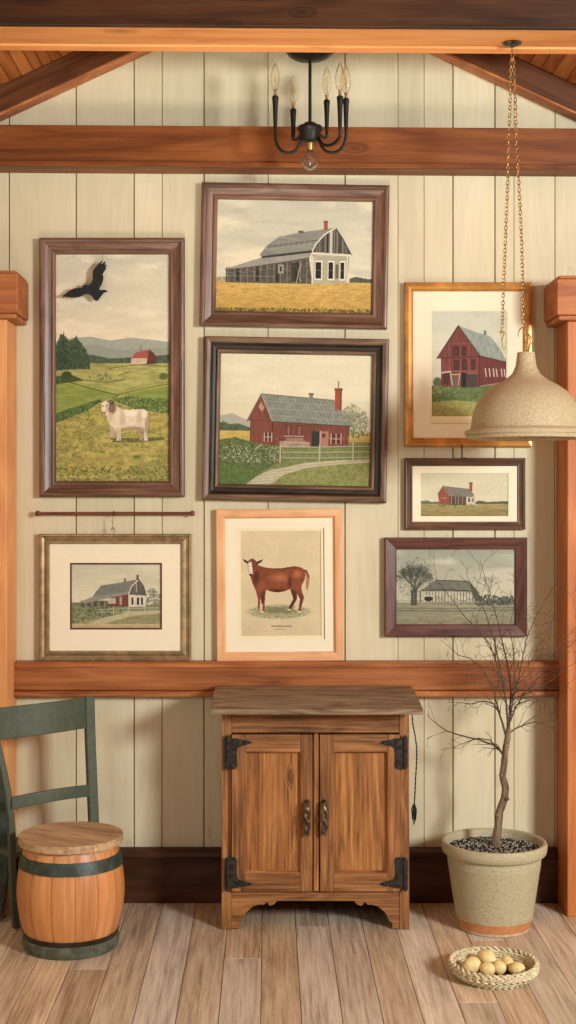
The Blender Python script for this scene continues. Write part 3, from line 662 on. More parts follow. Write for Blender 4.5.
def paint4():
    c = Canvas(431, 309, 508.5, 417)
    c.grad(309, 390, (196, 200, 184), (212, 206, 180), .04, (20, 8)); c.clouds(380, (216, 212, 190), .5, (25, 12))
    c.grad(385, 417, (96, 116, 66), (96, 116, 66), .1)
    m = c.inside([(431, 388), (445, 384), (480, 386), (508.5, 380), (508.5, 417), (431, 417)]); c.put(m, (90, 110, 60), 1, .3); c.dabs(m, 500, .9, [(70, 92, 48), (112, 128, 66), (130, 140, 74)], .5, .7)
    m = c.inside([(431, 402), (455, 400), (480, 402), (508.5, 400), (508.5, 417), (431, 417)]); c.put(m, (166, 162, 92), .9, .2); c.dabs(m, 400, .9, [(186, 178, 100), (140, 146, 78), (112, 126, 62)], .5, .5)
    c.ell(438, 382, 5, 6, (86, 104, 74)); c.dabs(c.inside([(432, 386), (446, 384), (447, 391), (432, 394)]), 50, .9, [(150, 158, 88), (120, 136, 76)])
    gb = [(459, 325), (438.3, 358), (441.7, 358), (441.7, 386), (480, 387), (480, 354.5)]
    c.poly(gb, (124, 62, 56), 1, .22, (1, 8)); gm = c.inside(gb)
    for k in range(20): c.put(gm*(np.abs(c.X-442-k*2) < .25), (84, 38, 36), .6)
    c.poly([(480, 354.5), (508, 360), (508, 382), (480, 387)], (112, 50, 46), 1, .22, (1, 8))
    for x0, x1, y0, y1 in ((453.5, 459.7, 346, 355), (463, 466.5, 345.5, 355), (454, 460, 359.5, 369.5), (463, 467.5, 359, 369.5), (472, 476, 359, 369)): c.rect(x0, y0, x1, y1, (66, 34, 34)); c.rect(x0+.8, y0+1, x1-.8, y1-1, (88, 44, 42))
    for x in (450, 461.5, 470): c.line([(x, 343), (x, 370)], .7, (150, 84, 74), .7)
    c.line([(442, 357.5), (480, 356)], .9, (82, 38, 36)); c.line([(442, 371), (479, 371)], .9, (156, 96, 84), .8); c.line([(449, 343), (471, 343)], .7, (150, 84, 74), .7)
    c.rect(462, 372.5, 467, 387, (30, 34, 32)); c.rect(467.6, 373, 478, 387, (76, 62, 54)); c.line([(468, 373), (478, 373)], .7, (160, 120, 100))
    for x in (470, 473, 476): c.line([(x, 374), (x, 386)], .5, (48, 40, 36), .8)
    c.rect(444, 373, 450, 384, (78, 42, 40)); c.rect(452, 374, 460, 385, (112, 84, 72)); c.line([(442, 372.5), (451, 371)], 1.1, (206, 190, 168)); c.line([(451, 371), (453, 385)], .8, (206, 190, 168)); c.line([(452, 374), (461, 374)], .9, (190, 172, 150)); c.line([(460.5, 373), (459, 385)], .7, (190, 172, 150))
    for k, x in enumerate((486, 490, 494, 497, 502, 505)): c.line([(x, 368+k*.2), (x+1, 376)], 1.1, (220, 206, 190), .85)
    c.line([(481, 386), (508, 381.5)], 1, (176, 150, 120), .8); c.line([(480, 355), (480, 386)], .8, (76, 36, 34))
    rf = [(459, 325), (475, 331), (491, 336), (500, 347), (508.5, 362), (495, 358.5), (481, 355)]
    c.poly(rf, (146, 156, 150), 1, .14, (2, 4)); c.line([(459, 325), (437.5, 358)], 1.1, (70, 42, 40)); c.line([(459, 325), (481, 355.4), (508.5, 362)], .8, (72, 60, 56)); c.rect(484.5, 330, 487, 334.5, (112, 116, 108))
    return c
def paint5():
    c = Canvas(420.5, 472.5, 509.5, 516.5)
    c.grad(472, 504, (206, 200, 172), (214, 206, 176), .04, (20, 6)); c.grad(503, 516.5, (164, 150, 96), (138, 120, 70), .2, (6, 1.5))
    c.poly([(420, 501), (428, 500.5), (432, 502), (440, 501.5), (440, 504), (420, 504)], (104, 112, 84)); c.poly([(474, 502.5), (480, 500.5), (488, 502), (498, 501.5), (510, 501), (510, 504), (474, 504)], (84, 94, 66))
    c.poly([(438.5, 494.5), (444, 486), (449.8, 496), (449.8, 505), (440, 504)], (150, 76, 62)); c.poly([(449.8, 496), (468, 496.5), (468, 505), (449.8, 505)], (92, 72, 60), 1, .3)
    for x in (452, 456, 459, 463): c.line([(x, 497), (x, 504)], .7, (176, 150, 130), .8)
    c.poly([(467, 494.5), (476, 495.5), (476, 505), (467, 505)], (196, 188, 168)); c.rect(469, 498, 470.6, 502, (70, 62, 54)); c.rect(473, 498, 474.4, 502, (70, 62, 54))
    c.poly([(444, 485.8), (469.7, 488.8), (475, 494.5), (473, 497), (449.8, 496)], (122, 118, 108), 1, .15, (2, 1)); c.line([(444, 485.8), (438.3, 494.5)], .7, (70, 60, 52)); c.line([(442, 498), (447, 498)], 1.5, (196, 120, 100), .7)
    c.rect(470.2, 483, 473, 491.5, (166, 76, 56)); c.rect(469.8, 482.4, 473.4, 484, (130, 60, 46))
    c.dabs(c.inside([(438, 503.5), (476, 504), (476, 507), (436, 507)]), 70, .8, [(88, 92, 66), (120, 112, 80)], .8, .5)
    return c
def paint6():
    c = Canvas(395.5, 547.5, 517, 628)
    c.grad(547, 602, (150, 154, 140), (188, 184, 162), .05, (25, 8)); c.clouds(598, (204, 198, 176), .7, (45, 16))
    c.grad(600.5, 628, (150, 148, 122), (134, 132, 104), .15, (9, 1.2))
    for y, a in ((604, .5), (608.5, .7), (611, .9)): c.line([(395, y), (450, y+.5), (517, y-.5)], 1, (92, 92, 78), a)
    c.dabs((c.Y > 604).astype(float), 500, .8, [(116, 116, 92), (162, 158, 130), (140, 138, 110)], .5, .4)
    c.dabs((np.hypot((c.X-416)/19, (c.Y-579)/22) < 1).astype(float), 700, .5, [(96, 100, 90), (84, 88, 78), (120, 122, 110)], .55)
    for k in range(3): c.tree(415+k, 605, 42, (66, 68, 60), .7, 2.2-k*.5, .42, 5)
    c.rect(411.5, 590, 414, 606, (74, 72, 64)); c.line([(420.5, 592), (421, 602)], 1, (70, 68, 60))
    c.poly([(425, 592), (472, 590), (477, 602), (424, 602)], (184, 180, 164), 1, .2)
    for k in range(16): x = 427+k*3.1; c.line([(x, 592), (x, 602)], .8, (86, 86, 78) if k % 3 else (46, 46, 42), .75)
    c.poly([(421.6, 590.5), (428, 586.5), (436, 580.5), (470, 581.5), (481, 593.5), (468, 592), (430, 591.5)], (112, 112, 102), 1, .2, (3, 1)); c.line([(436, 580.5), (470, 581.5)], .8, (60, 60, 54)); c.line([(421, 591), (440, 590), (470, 591)], 1, (70, 70, 62))
    c.poly([(470, 581.5), (484, 600), (476, 602), (472, 592)], (84, 84, 76)); c.ell(429, 599, 5, 3, (38, 38, 36)); c.rect(424, 595, 434, 597, (196, 192, 176), .8)
    c.dabs(c.inside([(476, 598), (486, 595), (500, 597), (515, 596), (515, 605), (476, 605)]), 260, 1, [(74, 78, 70), (96, 100, 90), (58, 62, 56)], .7); c.tree(489, 604, 34, (90, 92, 82), .6, 1, .5, 4)
    c.rect(399, 597, 410, 603, (192, 190, 174), .6)
    return c
def paint7():
    c = Canvas(71, 564.5, 160.5, 628.5)
    c.grad(564, 608, (198, 194, 170), (214, 206, 180), .05, (20, 6)); c.clouds(600, (222, 214, 190), .6, (30, 9))
    c.dabs(c.inside([(145, 592), (152, 588), (161, 596), (161, 606), (145, 606)]), 180, .8, [(120, 124, 104), (140, 142, 122), (100, 104, 84)], .6); c.rect(71, 603, 80, 606, (110, 114, 92))
    c.grad(605, 628.5, (128, 134, 96), (158, 152, 108), .2, (6, 1.5))
    c.rect(80, 601, 128, 607, (96, 90, 80)); 
    for k in range(14): c.line([(82+k*3.2, 602), (82+k*3.2, 607)], .8, (170, 164, 148) if k % 2 else (52, 48, 44), .8)
    c.poly([(110, 598), (128, 594), (128, 607), (110, 607)], (122, 62, 54)); c.rect(107, 598.5, 115, 604, (190, 184, 166), .9); c.rect(119, 597, 121.5, 605, (190, 160, 144), .9)
    c.poly([(91.5, 597.8), (96, 591), (101, 585.6), (120, 583), (137, 579.6), (131, 587), (128, 593)], (120, 121, 114), 1, .14, (4, 1))
    c.poly([(77.5, 603), (91.5, 597.4), (128, 591.8), (128, 594.5), (107.7, 598.6), (84, 603.8)], (142, 140, 130), 1, .1)
    c.poly([(138.3, 580.8), (144, 589.4), (145.2, 596), (128.6, 595), (131, 587)], (100, 96, 88), 1, .2, (1, 5)); c.poly([(128.6, 595), (145.2, 596), (145.4, 607), (128.8, 607)], (206, 200, 184))
    for x in (132, 137.5, 141.5): c.rect(x-1, 598, x+1.1, 605, (48, 44, 40))
    c.line([(128.4, 594), (131, 586.5), (138, 580.5)], 1, (214, 208, 192)); c.line([(138.3, 580.3), (143, 586.5), (145.4, 595)], 1.1, (64, 58, 52)); c.line([(136, 584), (136, 592)], .9, (200, 194, 178), .8)
    c.rect(136, 575, 138.4, 580.5, (104, 74, 62)); c.rect(123.2, 578.5, 125.4, 583, (120, 110, 96))
    m = c.inside([(71, 606), (128, 607), (120, 615), (92, 620), (71, 624)]); c.dabs(m, 420, .8, [(78, 92, 62), (104, 114, 78), (140, 144, 108), (64, 76, 50)], .6)
    c.poly([(84, 626), (100, 619), (128, 612), (160, 611), (160, 614), (130, 617), (104, 624), (98, 626)], (192, 180, 144), .9)
    m = c.inside([(104, 624), (130, 616), (160.5, 614), (160.5, 622), (110, 626)]); c.dabs(m, 200, .8, [(116, 124, 76), (140, 140, 90)], .6, .6)
    c.grad(624.5, 628.5, (196, 172, 132), (184, 158, 124), .1)
    for y in (609, 612): c.line([(98, y+1), (128, y), (160, y-1)], .7, (176, 172, 150), .9)
    for x in (113, 128, 144): c.line([(x, 607), (x, 614.5)], 1.1, (180, 174, 152))
    return c
def paint8():
    def q(*p): return [(230+a/5.76, 525+b/5.76) for a, b in p]
    c = Canvas(240.5, 530.5, 321.8, 636.5)
    c.grad(530, 637, (220, 202, 164), (214, 194, 156), .05, (18, 18))
    c.put(np.clip((fbm(c.X, c.Y, 26, 8, 5)-.5)*4, 0, 1)*np.clip(1-np.hypot((c.X-256)/18, (c.Y-548)/11), 0, 1), (170, 156, 132), .6)
    g = np.clip(1-np.hypot((c.X-279)/38, (c.Y-612)/8.5), 0, 1)*1.6
    c.put(g, (164, 160, 122), .9, .2); c.dabs((g > .3).astype(float), 900, .7, [(120, 126, 88), (146, 148, 108), (178, 172, 132), (100, 108, 74)], .55, .5)
    c.poly(q((180, 470), (250, 475), (330, 472), (400, 500), (330, 510), (200, 506)), (110, 112, 76), .6, .3)
    br = (138, 68, 40)
    far = q((345, 365), (382, 375), (388, 425), (352, 490), (330, 491), (364, 430))
    c.poly(far, (92, 42, 26)); c.poly(q((178, 440), (166, 488), (176, 486), (190, 420)), (214, 180, 158))
    body = q((150, 225), (170, 234), (205, 246), (250, 251), (300, 250), (340, 243), (375, 239), (412, 246), (430, 262), (437, 290), (430, 320), (412, 356), (414, 385), (428, 420), (412, 470), (408, 498), (390, 500), (394, 470), (402, 432), (375, 385), (352, 368), (340, 374), (310, 385), (275, 390), (240, 386), (208, 376), (203, 400), (200, 440), (197, 500), (178, 500), (180, 450), (175, 420), (168, 500), (160, 480), (160, 430), (150, 385), (128, 335), (115, 290), (112, 255))
    c.poly(body, br, 1, .18, (3, 3)); bm_ = c.inside(body)
    def sh(cx, cy, rx, ry, col, a):
        X0, Y0 = 230+cx/5.76, 525+cy/5.76; c.put(bm_*np.clip(1-np.hypot((c.X-X0)/(rx/5.76), (c.Y-Y0)/(ry/5.76)), 0, 1)*1.5, col, a)
    sh(290, 305, 80, 36, (186, 104, 66), .8); sh(390, 285, 34, 34, (190, 104, 64), .8); sh(280, 388, 90, 22, (62, 28, 18), .9); sh(150, 300, 30, 60, (84, 40, 26), .8); sh(345, 330, 18, 60, (84, 38, 24), .7); sh(300, 250, 120, 12, (92, 42, 26), .6)
    sh(190, 420, 18, 60, (84, 38, 24), .7); sh(404, 440, 22, 60, (80, 38, 26), .6); sh(185, 350, 30, 40, (160, 86, 54), .5)
    c.poly(q((388, 400), (404, 432), (396, 480), (388, 498), (370, 490), (384, 450)), (226, 190, 168), .9); c.poly(q((176, 455), (188, 455), (184, 500), (172, 500)), (226, 196, 172), .9)
    c.line(q((418, 262), (440, 268), (452, 300), (450, 340)), 2.4, (132, 70, 42)); c.poly(q((440, 300), (456, 310), (456, 345), (446, 385), (436, 360)), (176, 120, 84))
    c.poly(q((95, 215), (120, 196), (150, 205), (165, 228), (150, 262), (132, 294), (112, 292), (104, 262)), (128, 66, 44)); c.poly(q((110, 215), (124, 212), (130, 250), (132, 285), (112, 290), (106, 258), (98, 230)), (226, 204, 184)); c.ell(230+120/5.76, 525+287/5.76, 2.2, 1.2, (70, 40, 34))
    c.poly(q((74, 194), (92, 204), (108, 210), (98, 220), (82, 212)), (58, 30, 24)); c.poly(q((192, 198), (168, 206), (148, 214), (160, 226), (182, 214)), (84, 42, 30)); c.poly(q((112, 200), (130, 192), (146, 202), (130, 212)), (120, 60, 40))
    c.ell(230+138/5.76, 525+240/5.76, .8, .7, (30, 20, 16)); c.ell(230+106/5.76, 525+238/5.76, .7, .6, (30, 20, 16))
    for a, b in ((185, 503), (398, 503), (340, 490)): c.ell(230+a/5.76, 525+b/5.76, 2.2, 1, (222, 206, 178))
    x = 271.0
    for k in range(18): h = c.r.uniform(.4, 1.3); c.line([(x, 627), (x+.5, 627-h), (x+.9, 627)], .5, (92, 76, 58), .8); x += 1.15
    x = 274
    for k in range(9): c.line([(x, 629.8), (x+.9, 629.5)], .5, (110, 92, 70), .7); x += 1.25
    return c

# ------------------------------------------------------------------ framed pictures
S = 4.97/F
def picture(label, box, prof, mat, art, rot=0, mats=None, lip=None, lip2=None, name='framed_picture', extra=None):
    # box: outer px (x0,y0,x1,y1) on the wall; prof: [(inset px, height m)]
    x0, y0, x1, y1 = box; cx, cy = (x0+x1)/2, (y0+y1)/2; w_, h_ = (x1-x0)*S, (y1-y0)*S
    t = thing(name, label, 'picture', at(cx, cy, 4.97)*1.0, group='framed pictures on the cream wall', rot=(0, math.radians(rot), 0))
    t.location.y = -.004
    def P(pr): return [(i*S, -h) for i, h in pr]
    MB().frame(w_, h_, P(prof)).build('frame', mat, t, bevel=.0008)
    last = prof[-2][0]
    if lip: tag(MB().frame(w_, h_, P(lip[0])).build('frame_liner', lip[1], t, bevel=.0006), lip[2])
    if lip2: MB().frame(w_, h_, P(lip2[0])).build('inner_lip', lip2[1], t, bevel=.0006)
    if mats:
        for k, (i0, i1, hh, mm, nm) in enumerate(mats):      # i1: four px insets l,t,r,b of the opening
            l, tp, r, b = i1; mb = MB(); zo = i0*S
            X0, X1, Z0, Z1 = -w_/2+zo, w_/2-zo, -h_/2+zo, h_/2-zo
            a, b2, c_, d_ = -w_/2+l*S, w_/2-r*S, -h_/2+b*S, h_/2-tp*S
            mb.box(X0, X1, -hh, -hh+.0015, d_, Z1); mb.box(X0, X1, -hh, -hh+.0015, Z0, c_)
            mb.box(X0, a, -hh, -hh+.0015, c_, d_); mb.box(b2, X1, -hh, -hh+.0015, c_, d_)
            mb.build(nm, mm, t)
    c = art()
    c.mesh('artwork', t, (cx, cy), S, -.009, 0)
    return t
def std(wd, top=.034):
    return [(0, 0), (0, top*.82), (1, top*.95), (wd*.16, top), (wd*.28, top*.96), (wd*.34, top*.82), (wd*.55, top*.66), (wd*.72, top*.56), (wd*.75, top*.68), (wd*.86, top*.70), (wd*.93, top*.60), (wd, top*.36), (wd, 0)]
def flat(wd, top=.026, inn=.6):
    return [(0, 0), (0, top*.9), (wd*.08, top), (wd*.9, top*(inn+.2)), (wd, top*inn), (wd, 0)]
picture('tall walnut framed painting of a white cow in a green field with distant red barn', (39.4, 237.8, 184.6, 497), std(16), M['walnut'], paint1, rot=0)
picture('walnut framed painting of a weathered grey barn in a golden field, topmost on the wall', (200.6, 183.8, 388.3, 327.6), std(16), M['walnut'], paint2, rot=1.0)
p3 = [(0, 0), (0, .030), (1, .034), (3, .035), (6, .032), (6.5, .028), (6.5, 0)]
l3 = [(6.5, .0), (6.5, .028), (9, .020), (12.6, .017), (12.6, 0)]
picture('brown and black framed painting of a long red barn with brick chimney and rail fence', (203.2, 337.6, 387.8, 501.6), p3, M['brown_frame'], paint3, rot=1.0, lip=(l3, M['ebony'], 'black inner step of the frame'), lip2=([(12.6, 0), (12.6, .024), (13.4, .026), (15, .025), (16.6, .017), (16.6, 0)], M['brown_frame']))
picture('gold framed picture of a tall red barn behind the hanging lamp', (404.5, 282, 532.7, 447), [(0, 0), (0, .022), (1, .026), (4, .028), (7, .024), (9, .016), (9, 0)], M['gold_frame'], paint4,
        mats=[(8.5, (26.8, 27.7, 24.6, 23.6), .0125, M['mat'], 'mat_board'), (24, (27.8, 28.7, 25.6, 31), .011, M['mat2'], 'inner_mat')])
t5 = picture('small brown framed picture of a little farmhouse, hung below the gold frame', (404.8, 458, 525.8, 529.8), std(8.5, .024), M['small_frame'], paint5,
        mats=[(8, (16.5, 15, 16.8, 13.6), .0125, M['mat'], 'mat_board')])
picture('mahogany framed grey photograph of an old farmhouse and bare tree', (384.8, 537.6, 527.4, 636.7), flat(12, .028, .45), M['mahogany'], paint6)
t7 = picture('bronze framed farmhouse picture with wide cream mat, hanging below the wooden rod', (39, 534, 191, 661.3), [(0, 0), (0, .022), (.8, .026), (2, .0265), (2.4, .022), (5, .018), (7.5, .023), (9, .024), (10.2, .016), (10.2, 0)], M['bronze'], paint7,
        mats=[(9.5, (30.4, 29, 29.2, 31.3), .0135, M['mat'], 'mat_board'), (29, (32.2, 30.8, 31, 33.1), .012, M['red_line'], 'red_fillet')])
picture('pine framed print of a red brown cow standing on grass', (216.3, 509, 342.8, 661.2), [(0, 0), (0, .024), (.8, .026), (7.4, .026), (9.2, .017), (9.2, 0)], M['pine'], paint8, rot=-.4,
        mats=[(8.5, (21, 19.3, 18.2, 21.4), .0145, M['mat'], 'mat_board'), (19, (24.6, 22, 21.5, 25.2), .012, M['mat2'], 'inner_mat')])

def chain(mb, pts, link=.0105, r=.0011, wdt=.0034, n=5):
    # elongated interlocking links along a polyline
    P = [Vector(p) for p in pts]; seg = []; L = 0
    for a, b in zip(P, P[1:]): seg.append((L, a, b)); L += (b-a).length
    k = 0; s_ = link/2
    while s_ < L:
        for l0, a, b in seg:
            if s_ <= l0+(b-a).length+1e-9: break
        d = (b-a).normalized(); c = a+d*(s_-l0)
        sd = Vector((1, 0, 0)) if k % 2 else Vector((0, 1, 0))
        sd = (Matrix.Rotation(.5, 3, d) @ (sd-d*sd.dot(d)).normalized())
        h = link*.5
        loop = [c+d*(h*math.sin(q))*1.28+sd*(wdt*math.cos(q)) for q in [2*PI*i/12 for i in range(12)]]
        mb.tube(loop, r, n, closed=True); s_ += link; k += 1
    return mb
# small hanging chain of the little picture; eyelet loop of the bronze picture
ic = t5.location
MB_ = MB(); chain(MB_, [at(461.5, 458.5, 4.97)-ic+Vector((0, -.010, 0)), at(461.5, 446.0, 4.97)-ic+Vector((0, -.010, 0))], .010, .0013, .0036)
MB_.box(-.008, .008, -.016, -.004, .129, .134)
o = MB_.build('hanging_chain', M['iron'], t5, smooth=True)
ic = t7.location
mb = MB(); pts = [at(x, y, 4.97)-ic+Vector((0, -.012, 0)) for x, y in ((112.5, 535), (114.6, 532), (114.8, 529), (112.8, 527), (111.4, 529), (112.4, 531), (113.6, 526), (112.6, 520), (113, 516))]
mb.tube(pts, .0016, 6); o = mb.build('hanging_hook', M['brass'], t7, smooth=True)

# wooden rod on the wall
r = thing('wall_rod', 'thin brown wooden rod with knob ends on the wall above the bronze framed picture', 'rod', at(115, 513.5, 4.97))
hw = (194.5-35)*S/2
prof = [(0, -hw), (.007, -hw+.001), (.0105, -hw+.006), (.0105, -hw+.013), (.007, -hw+.017), (.0062, -hw+.02), (.0066, 0), (.0062, hw-.02), (.007, hw-.017), (.0105, hw-.013), (.0105, hw-.006), (.007, hw-.001), (0, hw)]
mb = MB().lathe(prof, n=18); mb.v = [(v[2], v[0], v[1]) for v in mb.v]; mb.build('rod', M['rod'], r, smooth=True, angle=60)
for sx in (-1, 1): MB().box(sx*(hw-.012)-.006, sx*(hw-.012)+.006, .004, .029, -.006, .006, 'y').build('bracket', M['iron'], r, bevel=.001)
mb = MB(); loop = [(0, .0085*math.cos(a), .0085*math.sin(a)) for a in [2*PI*i/14 for i in range(14)]]; mb.v = []
mb.tube([Vector(p)+Vector((-.004, 0, 0)) for p in loop], .0022, 6, closed=True); mb.build('ring', M['iron'], r, smooth=True)

# crow ornament hung by a thread in front of the tall painting
def crow():
    def q(a, b): p = at(50+a/8.23, 250+b/8.23, 4.955); return (p.x, p.z)
    L = [(100, 380), (130, 358), (160, 335), (200, 315), (245, 312), (275, 308), (258, 300), (275, 292), (285, 280), (300, 290), (325, 288), (345, 262), (352, 240), (350, 200), (352, 175), (370, 148), (395, 118), (425, 90), (433, 92), (420, 118), (455, 95), (460, 100), (448, 125), (465, 118), (466, 125), (452, 150), (468, 140), (455, 165), (445, 180), (432, 205), (440, 215), (438, 250), (425, 285), (405, 315), (408, 328), (455, 328), (472, 335), (470, 345), (445, 350), (425, 375), (395, 415), (382, 420), (362, 410), (345, 380), (320, 365), (290, 362), (262, 378), (235, 392), (228, 386), (205, 395), (198, 388), (172, 393), (165, 386), (140, 390), (132, 384), (108, 388)]
    pts = [q(a, b) for a, b in L]; c = Vector((sum(p[0] for p in pts)/len(pts), -.045, sum(p[1] for p in pts)/len(pts)))
    t = thing('crow_ornament', 'black flying crow cut-out hanging by a thread in front of the tall cow painting', 'ornament', c)
    MB().prism([(p[0]-c.x, p[1]-c.z) for p in pts], -.0015, .0015, 'y').build('wings', M['crow'], t, bevel=.0006)
    a, b = q(300, 300), q(410, 350)
    MB().ball((a[0]/2+b[0]/2-c.x, 0, a[1]/2+b[1]/2-c.z), .011, 16, (1.3, .16, .7)).build('body', M['crow'], t, smooth=True)
    p = q(432, 92); MB().tube([(p[0]-c.x, 0, p[1]-c.z-.002), (p[0]-c.x, .001, 2.392-c.z)], .0005, 5).build('thread', M['rod'], t)
crow()

# ------------------------------------------------------------------ cabinet
CD = 4.666; CS = CD/F
def cxp(px): return (px-VX)*CS
def czp(py): return H-(py-VY)*CS
cab = thing('cabinet', 'rustic brown wooden two door cabinet with black hinges standing under the pictures', 'cabinet', (cxp(315.5), -.19, 0))
ox, oy = cab.location.x, cab.location.y
def X(px): return cxp(px)-ox
yf = -.334-oy; yb = -.05-oy
mb = MB()
x0, x1 = X(221.5), X(409.3)
mb.box(x0, X(231.5), yf, yf+.035, 0, .762, 'z'); mb.box(X(399.5), x1, yf, yf+.035, 0, .762, 'z')
mb.box(x0, x0+.018, yf+.035, yb, .0, .762, 'z'); mb.box(x1-.018, x1, yf+.035, yb, 0, .762, 'z')
mb.box(x0+.018, x1-.018, yb-.012, yb, .1, .762, 'z'); mb.box(x0+.018, x1-.018, yf+.03, yb-.012, .105, .123, 'x')
mb.box(X(231.5), X(399.5), yf+.004, yf+.03, czp(733), .762, 'x')
sc = [(231.5, 890.5), (399.5, 890.5), (399.5, 929)]
sc += [(392, 929), (392.5, 924), (389, 921), (385, 913), (378, 907), (371, 905), (368, 905.5), (364.5, 902.5), (362, 906.5), (357, 905), (354, 901.5)]
sc += [(277, 901.5), (274, 905), (269.5, 906.5), (267, 902.5), (263.5, 905.5), (260, 905), (253, 907), (246, 913), (242, 921), (238.5, 924), (239, 929), (231.5, 929)]
mb.prism([(X(a), max(czp(b), 0)) for a, b in sc], yf+.003, yf+.028, 'y', grain=0)
mb.build('body', M['cab'], cab, bevel=.0022)
MB().box(X(313.4), X(318.4), yf-.016, yf+.025, czp(890), czp(733.5), 'z').build('centre_strip', M['cab_panel'], cab, bevel=.003)
# bowed top board
top = []
for k in range(9):
    y = -.452+k*(.452-.066)/8; u = k/8; top.append((y-oy, .780+.025*(1-(1-u)**2.0)))
poly = top+[(y, z-.019) for y, z in reversed(top)]
mb = MB()
mb.prism([(y, z) for y, z in poly], -.193-ox, .522-ox, 'x', grain=0)
mb.build('top_board', M['cab_top'], cab, bevel=.002)
def door(pa, pb, pia, pib, side):
    mb = MB(); za, zb = czp(890), czp(733.8); ya, yb_ = yf-.020, yf+.002
    xa, xb, xia, xib = X(pa), X(pb), X(pia), X(pib); zia, zib = czp(872), czp(751)
    mb.box(xa, xia, ya, yb_, za, zb, 'z'); mb.box(xib, xb, ya, yb_, za, zb, 'z')
    mb.box(xia, xib, ya+.0006, yb_, za, zia, 'x'); mb.box(xia, xib, ya+.0006, yb_, zib, zb, 'x')
    d = mb.build('door', M['cab'], cab, bevel=.0025)
    mb = MB()
    n = 1; mb.box(xia, xib, yf-.004, yf+.001, zia, zib, 'z')
    mb.build('panel', M['cab_panel'], d)
    pm = MB().frame(xib-xia, zib-zia, [(-.001, ya+.002), (.007, yf-.005), (.007, yf-.003), (-.001, yf-.003)])
    pm.v = [(a+(xia+xib)/2, b, c_+(zia+zib)/2) for a, b, c_ in pm.v]; pm.build('panel_moulding', M['cab'], d)
    # twisted iron pull
    hx = X(307 if side < 0 else 324.3); zt, zb2 = czp(799), czp(832)
    h = MB(); yy = ya-.022
    for s_ in (0, PI):
        pts = []
        for k in range(25):
            u = k/24; r = .0046*(.5+.9*math.sin(PI*u)**.6); a = s_+u*2.6*PI
            pts.append((hx+r*math.cos(a)+side*.000, yy+r*math.sin(a)-.004*math.sin(PI*u), zt+(zb2-zt)*u))
        h.tube(pts, [.0046*(.7+.5*math.sin(PI*k/24)) for k in range(25)], 8)
    for z in (zt-.003, zb2+.003):
        h.tube([(hx, yy, z), (hx, yy+.010, z+(.004 if z > .4 else 0)), (hx, ya-.001, z)], [.0045, .0035, .0048], 8); h.ball((hx, yy-.001, z), .0062, 10)
        h.lathe([(0, 0), (.008, 0), (.008, .003), (0, .003)], n=12)
        n12 = 48; vv = h.v[-n12:]; h.v[-n12:] = [(hx+a, ya-.003+c_, z+b) for a, b, c_ in vv]
    h.build('handle', M['steel'], d, smooth=True)
    # strap hinges
    for top_ in (True, False):
        sy = 1 if top_ else -1; yc = 751 if top_ else 872.5
        def q(dx, dy):  # dx from outer edge of the plate, dy px downward from centre (mirrored for the lower one)
            return ((X(224.6+dx) if side < 0 else X(407-dx)), czp(yc+dy*sy))
        plate = [q(*p) for p in ((0, -15), (2, -17.5), (4.5, -16), (6, -13.5), (12, -14), (18, -12), (24, -11.5), (28, -9.5), (24, -8), (17, -6), (13.5, -4.5), (12.5, 0), (12.5, 8), (13, 14), (11, 17), (1.5, 17), (0, 14))]
        hg = MB().prism(plate, ya-.004, ya+.0005, 'y')
        hg.tube([(q(3, 0)[0], ya-.0045, czp(yc-15*sy)), (q(3, 0)[0], ya-.0045, czp(yc+15*sy))], .0055, 10)
        for p in ((9, -9), (9, 1), (9, 7), (9, 13), (16, -10)): hg.ball((q(*p)[0], ya-.004, q(*p)[1]), .0034, 8, (1, .6, 1))
        hg.build('hinge', M['iron'], d, bevel=.0008)
    return d
door(231.8, 312.2, 245, 300.3, -1); door(319.6, 399.2, 333.3, 386.8, 1)

# cord hanging beside the cabinet
def PC(px, py): return at(px, py, 4.78)
pts = [(411.5, 713), (412.5, 722), (415, 735), (416.8, 748), (416.6, 762), (415.5, 780), (414.8, 796), (414.2, 806)]
b0 = PC(413.5, 713)
cord = thing('hanging_cord', 'thin dark cord with a frayed knotted end hanging beside the cabinet', 'cord', b0)
mb = MB(); P = [PC(*p)-b0 for p in pts]; P[0] = Vector((P[0].x, P[0].y, .7630-b0.z))
fine = []
for a, b in zip(P, P[1:]):
    for k in range(12): fine.append(a.lerp(b, k/12))
for ph in (0, PI): mb.tube([p+Vector((.0013*math.cos(i*.9+ph), .0013*math.sin(i*.9+ph), 0)) for i, p in enumerate(fine)], .0016, 5)
mb.build('cord', M['cord'], cord, smooth=True)
mb = MB(); e = PC(414, 806)-b0
for k in range(22):
    a = random.uniform(0, 2*PI); l = random.uniform(.03, .072); r = .009
    pp = [e+Vector((.002*math.cos(a), .002*math.sin(a), .006)), e+Vector((r*math.cos(a), r*math.sin(a), -l*.35)), e+Vector((r*.8*math.cos(a+.8), r*.8*math.sin(a+.8), -l*.7)), e+Vector((-.003+r*.3*math.cos(a+1), r*.3*math.sin(a+1), -l))]
    mb.tube(pp, .0015, 5)
mb.ball(e+Vector((0, 0, .002)), .006, 10); mb.build('tassel', M['cord'], cord, smooth=True)

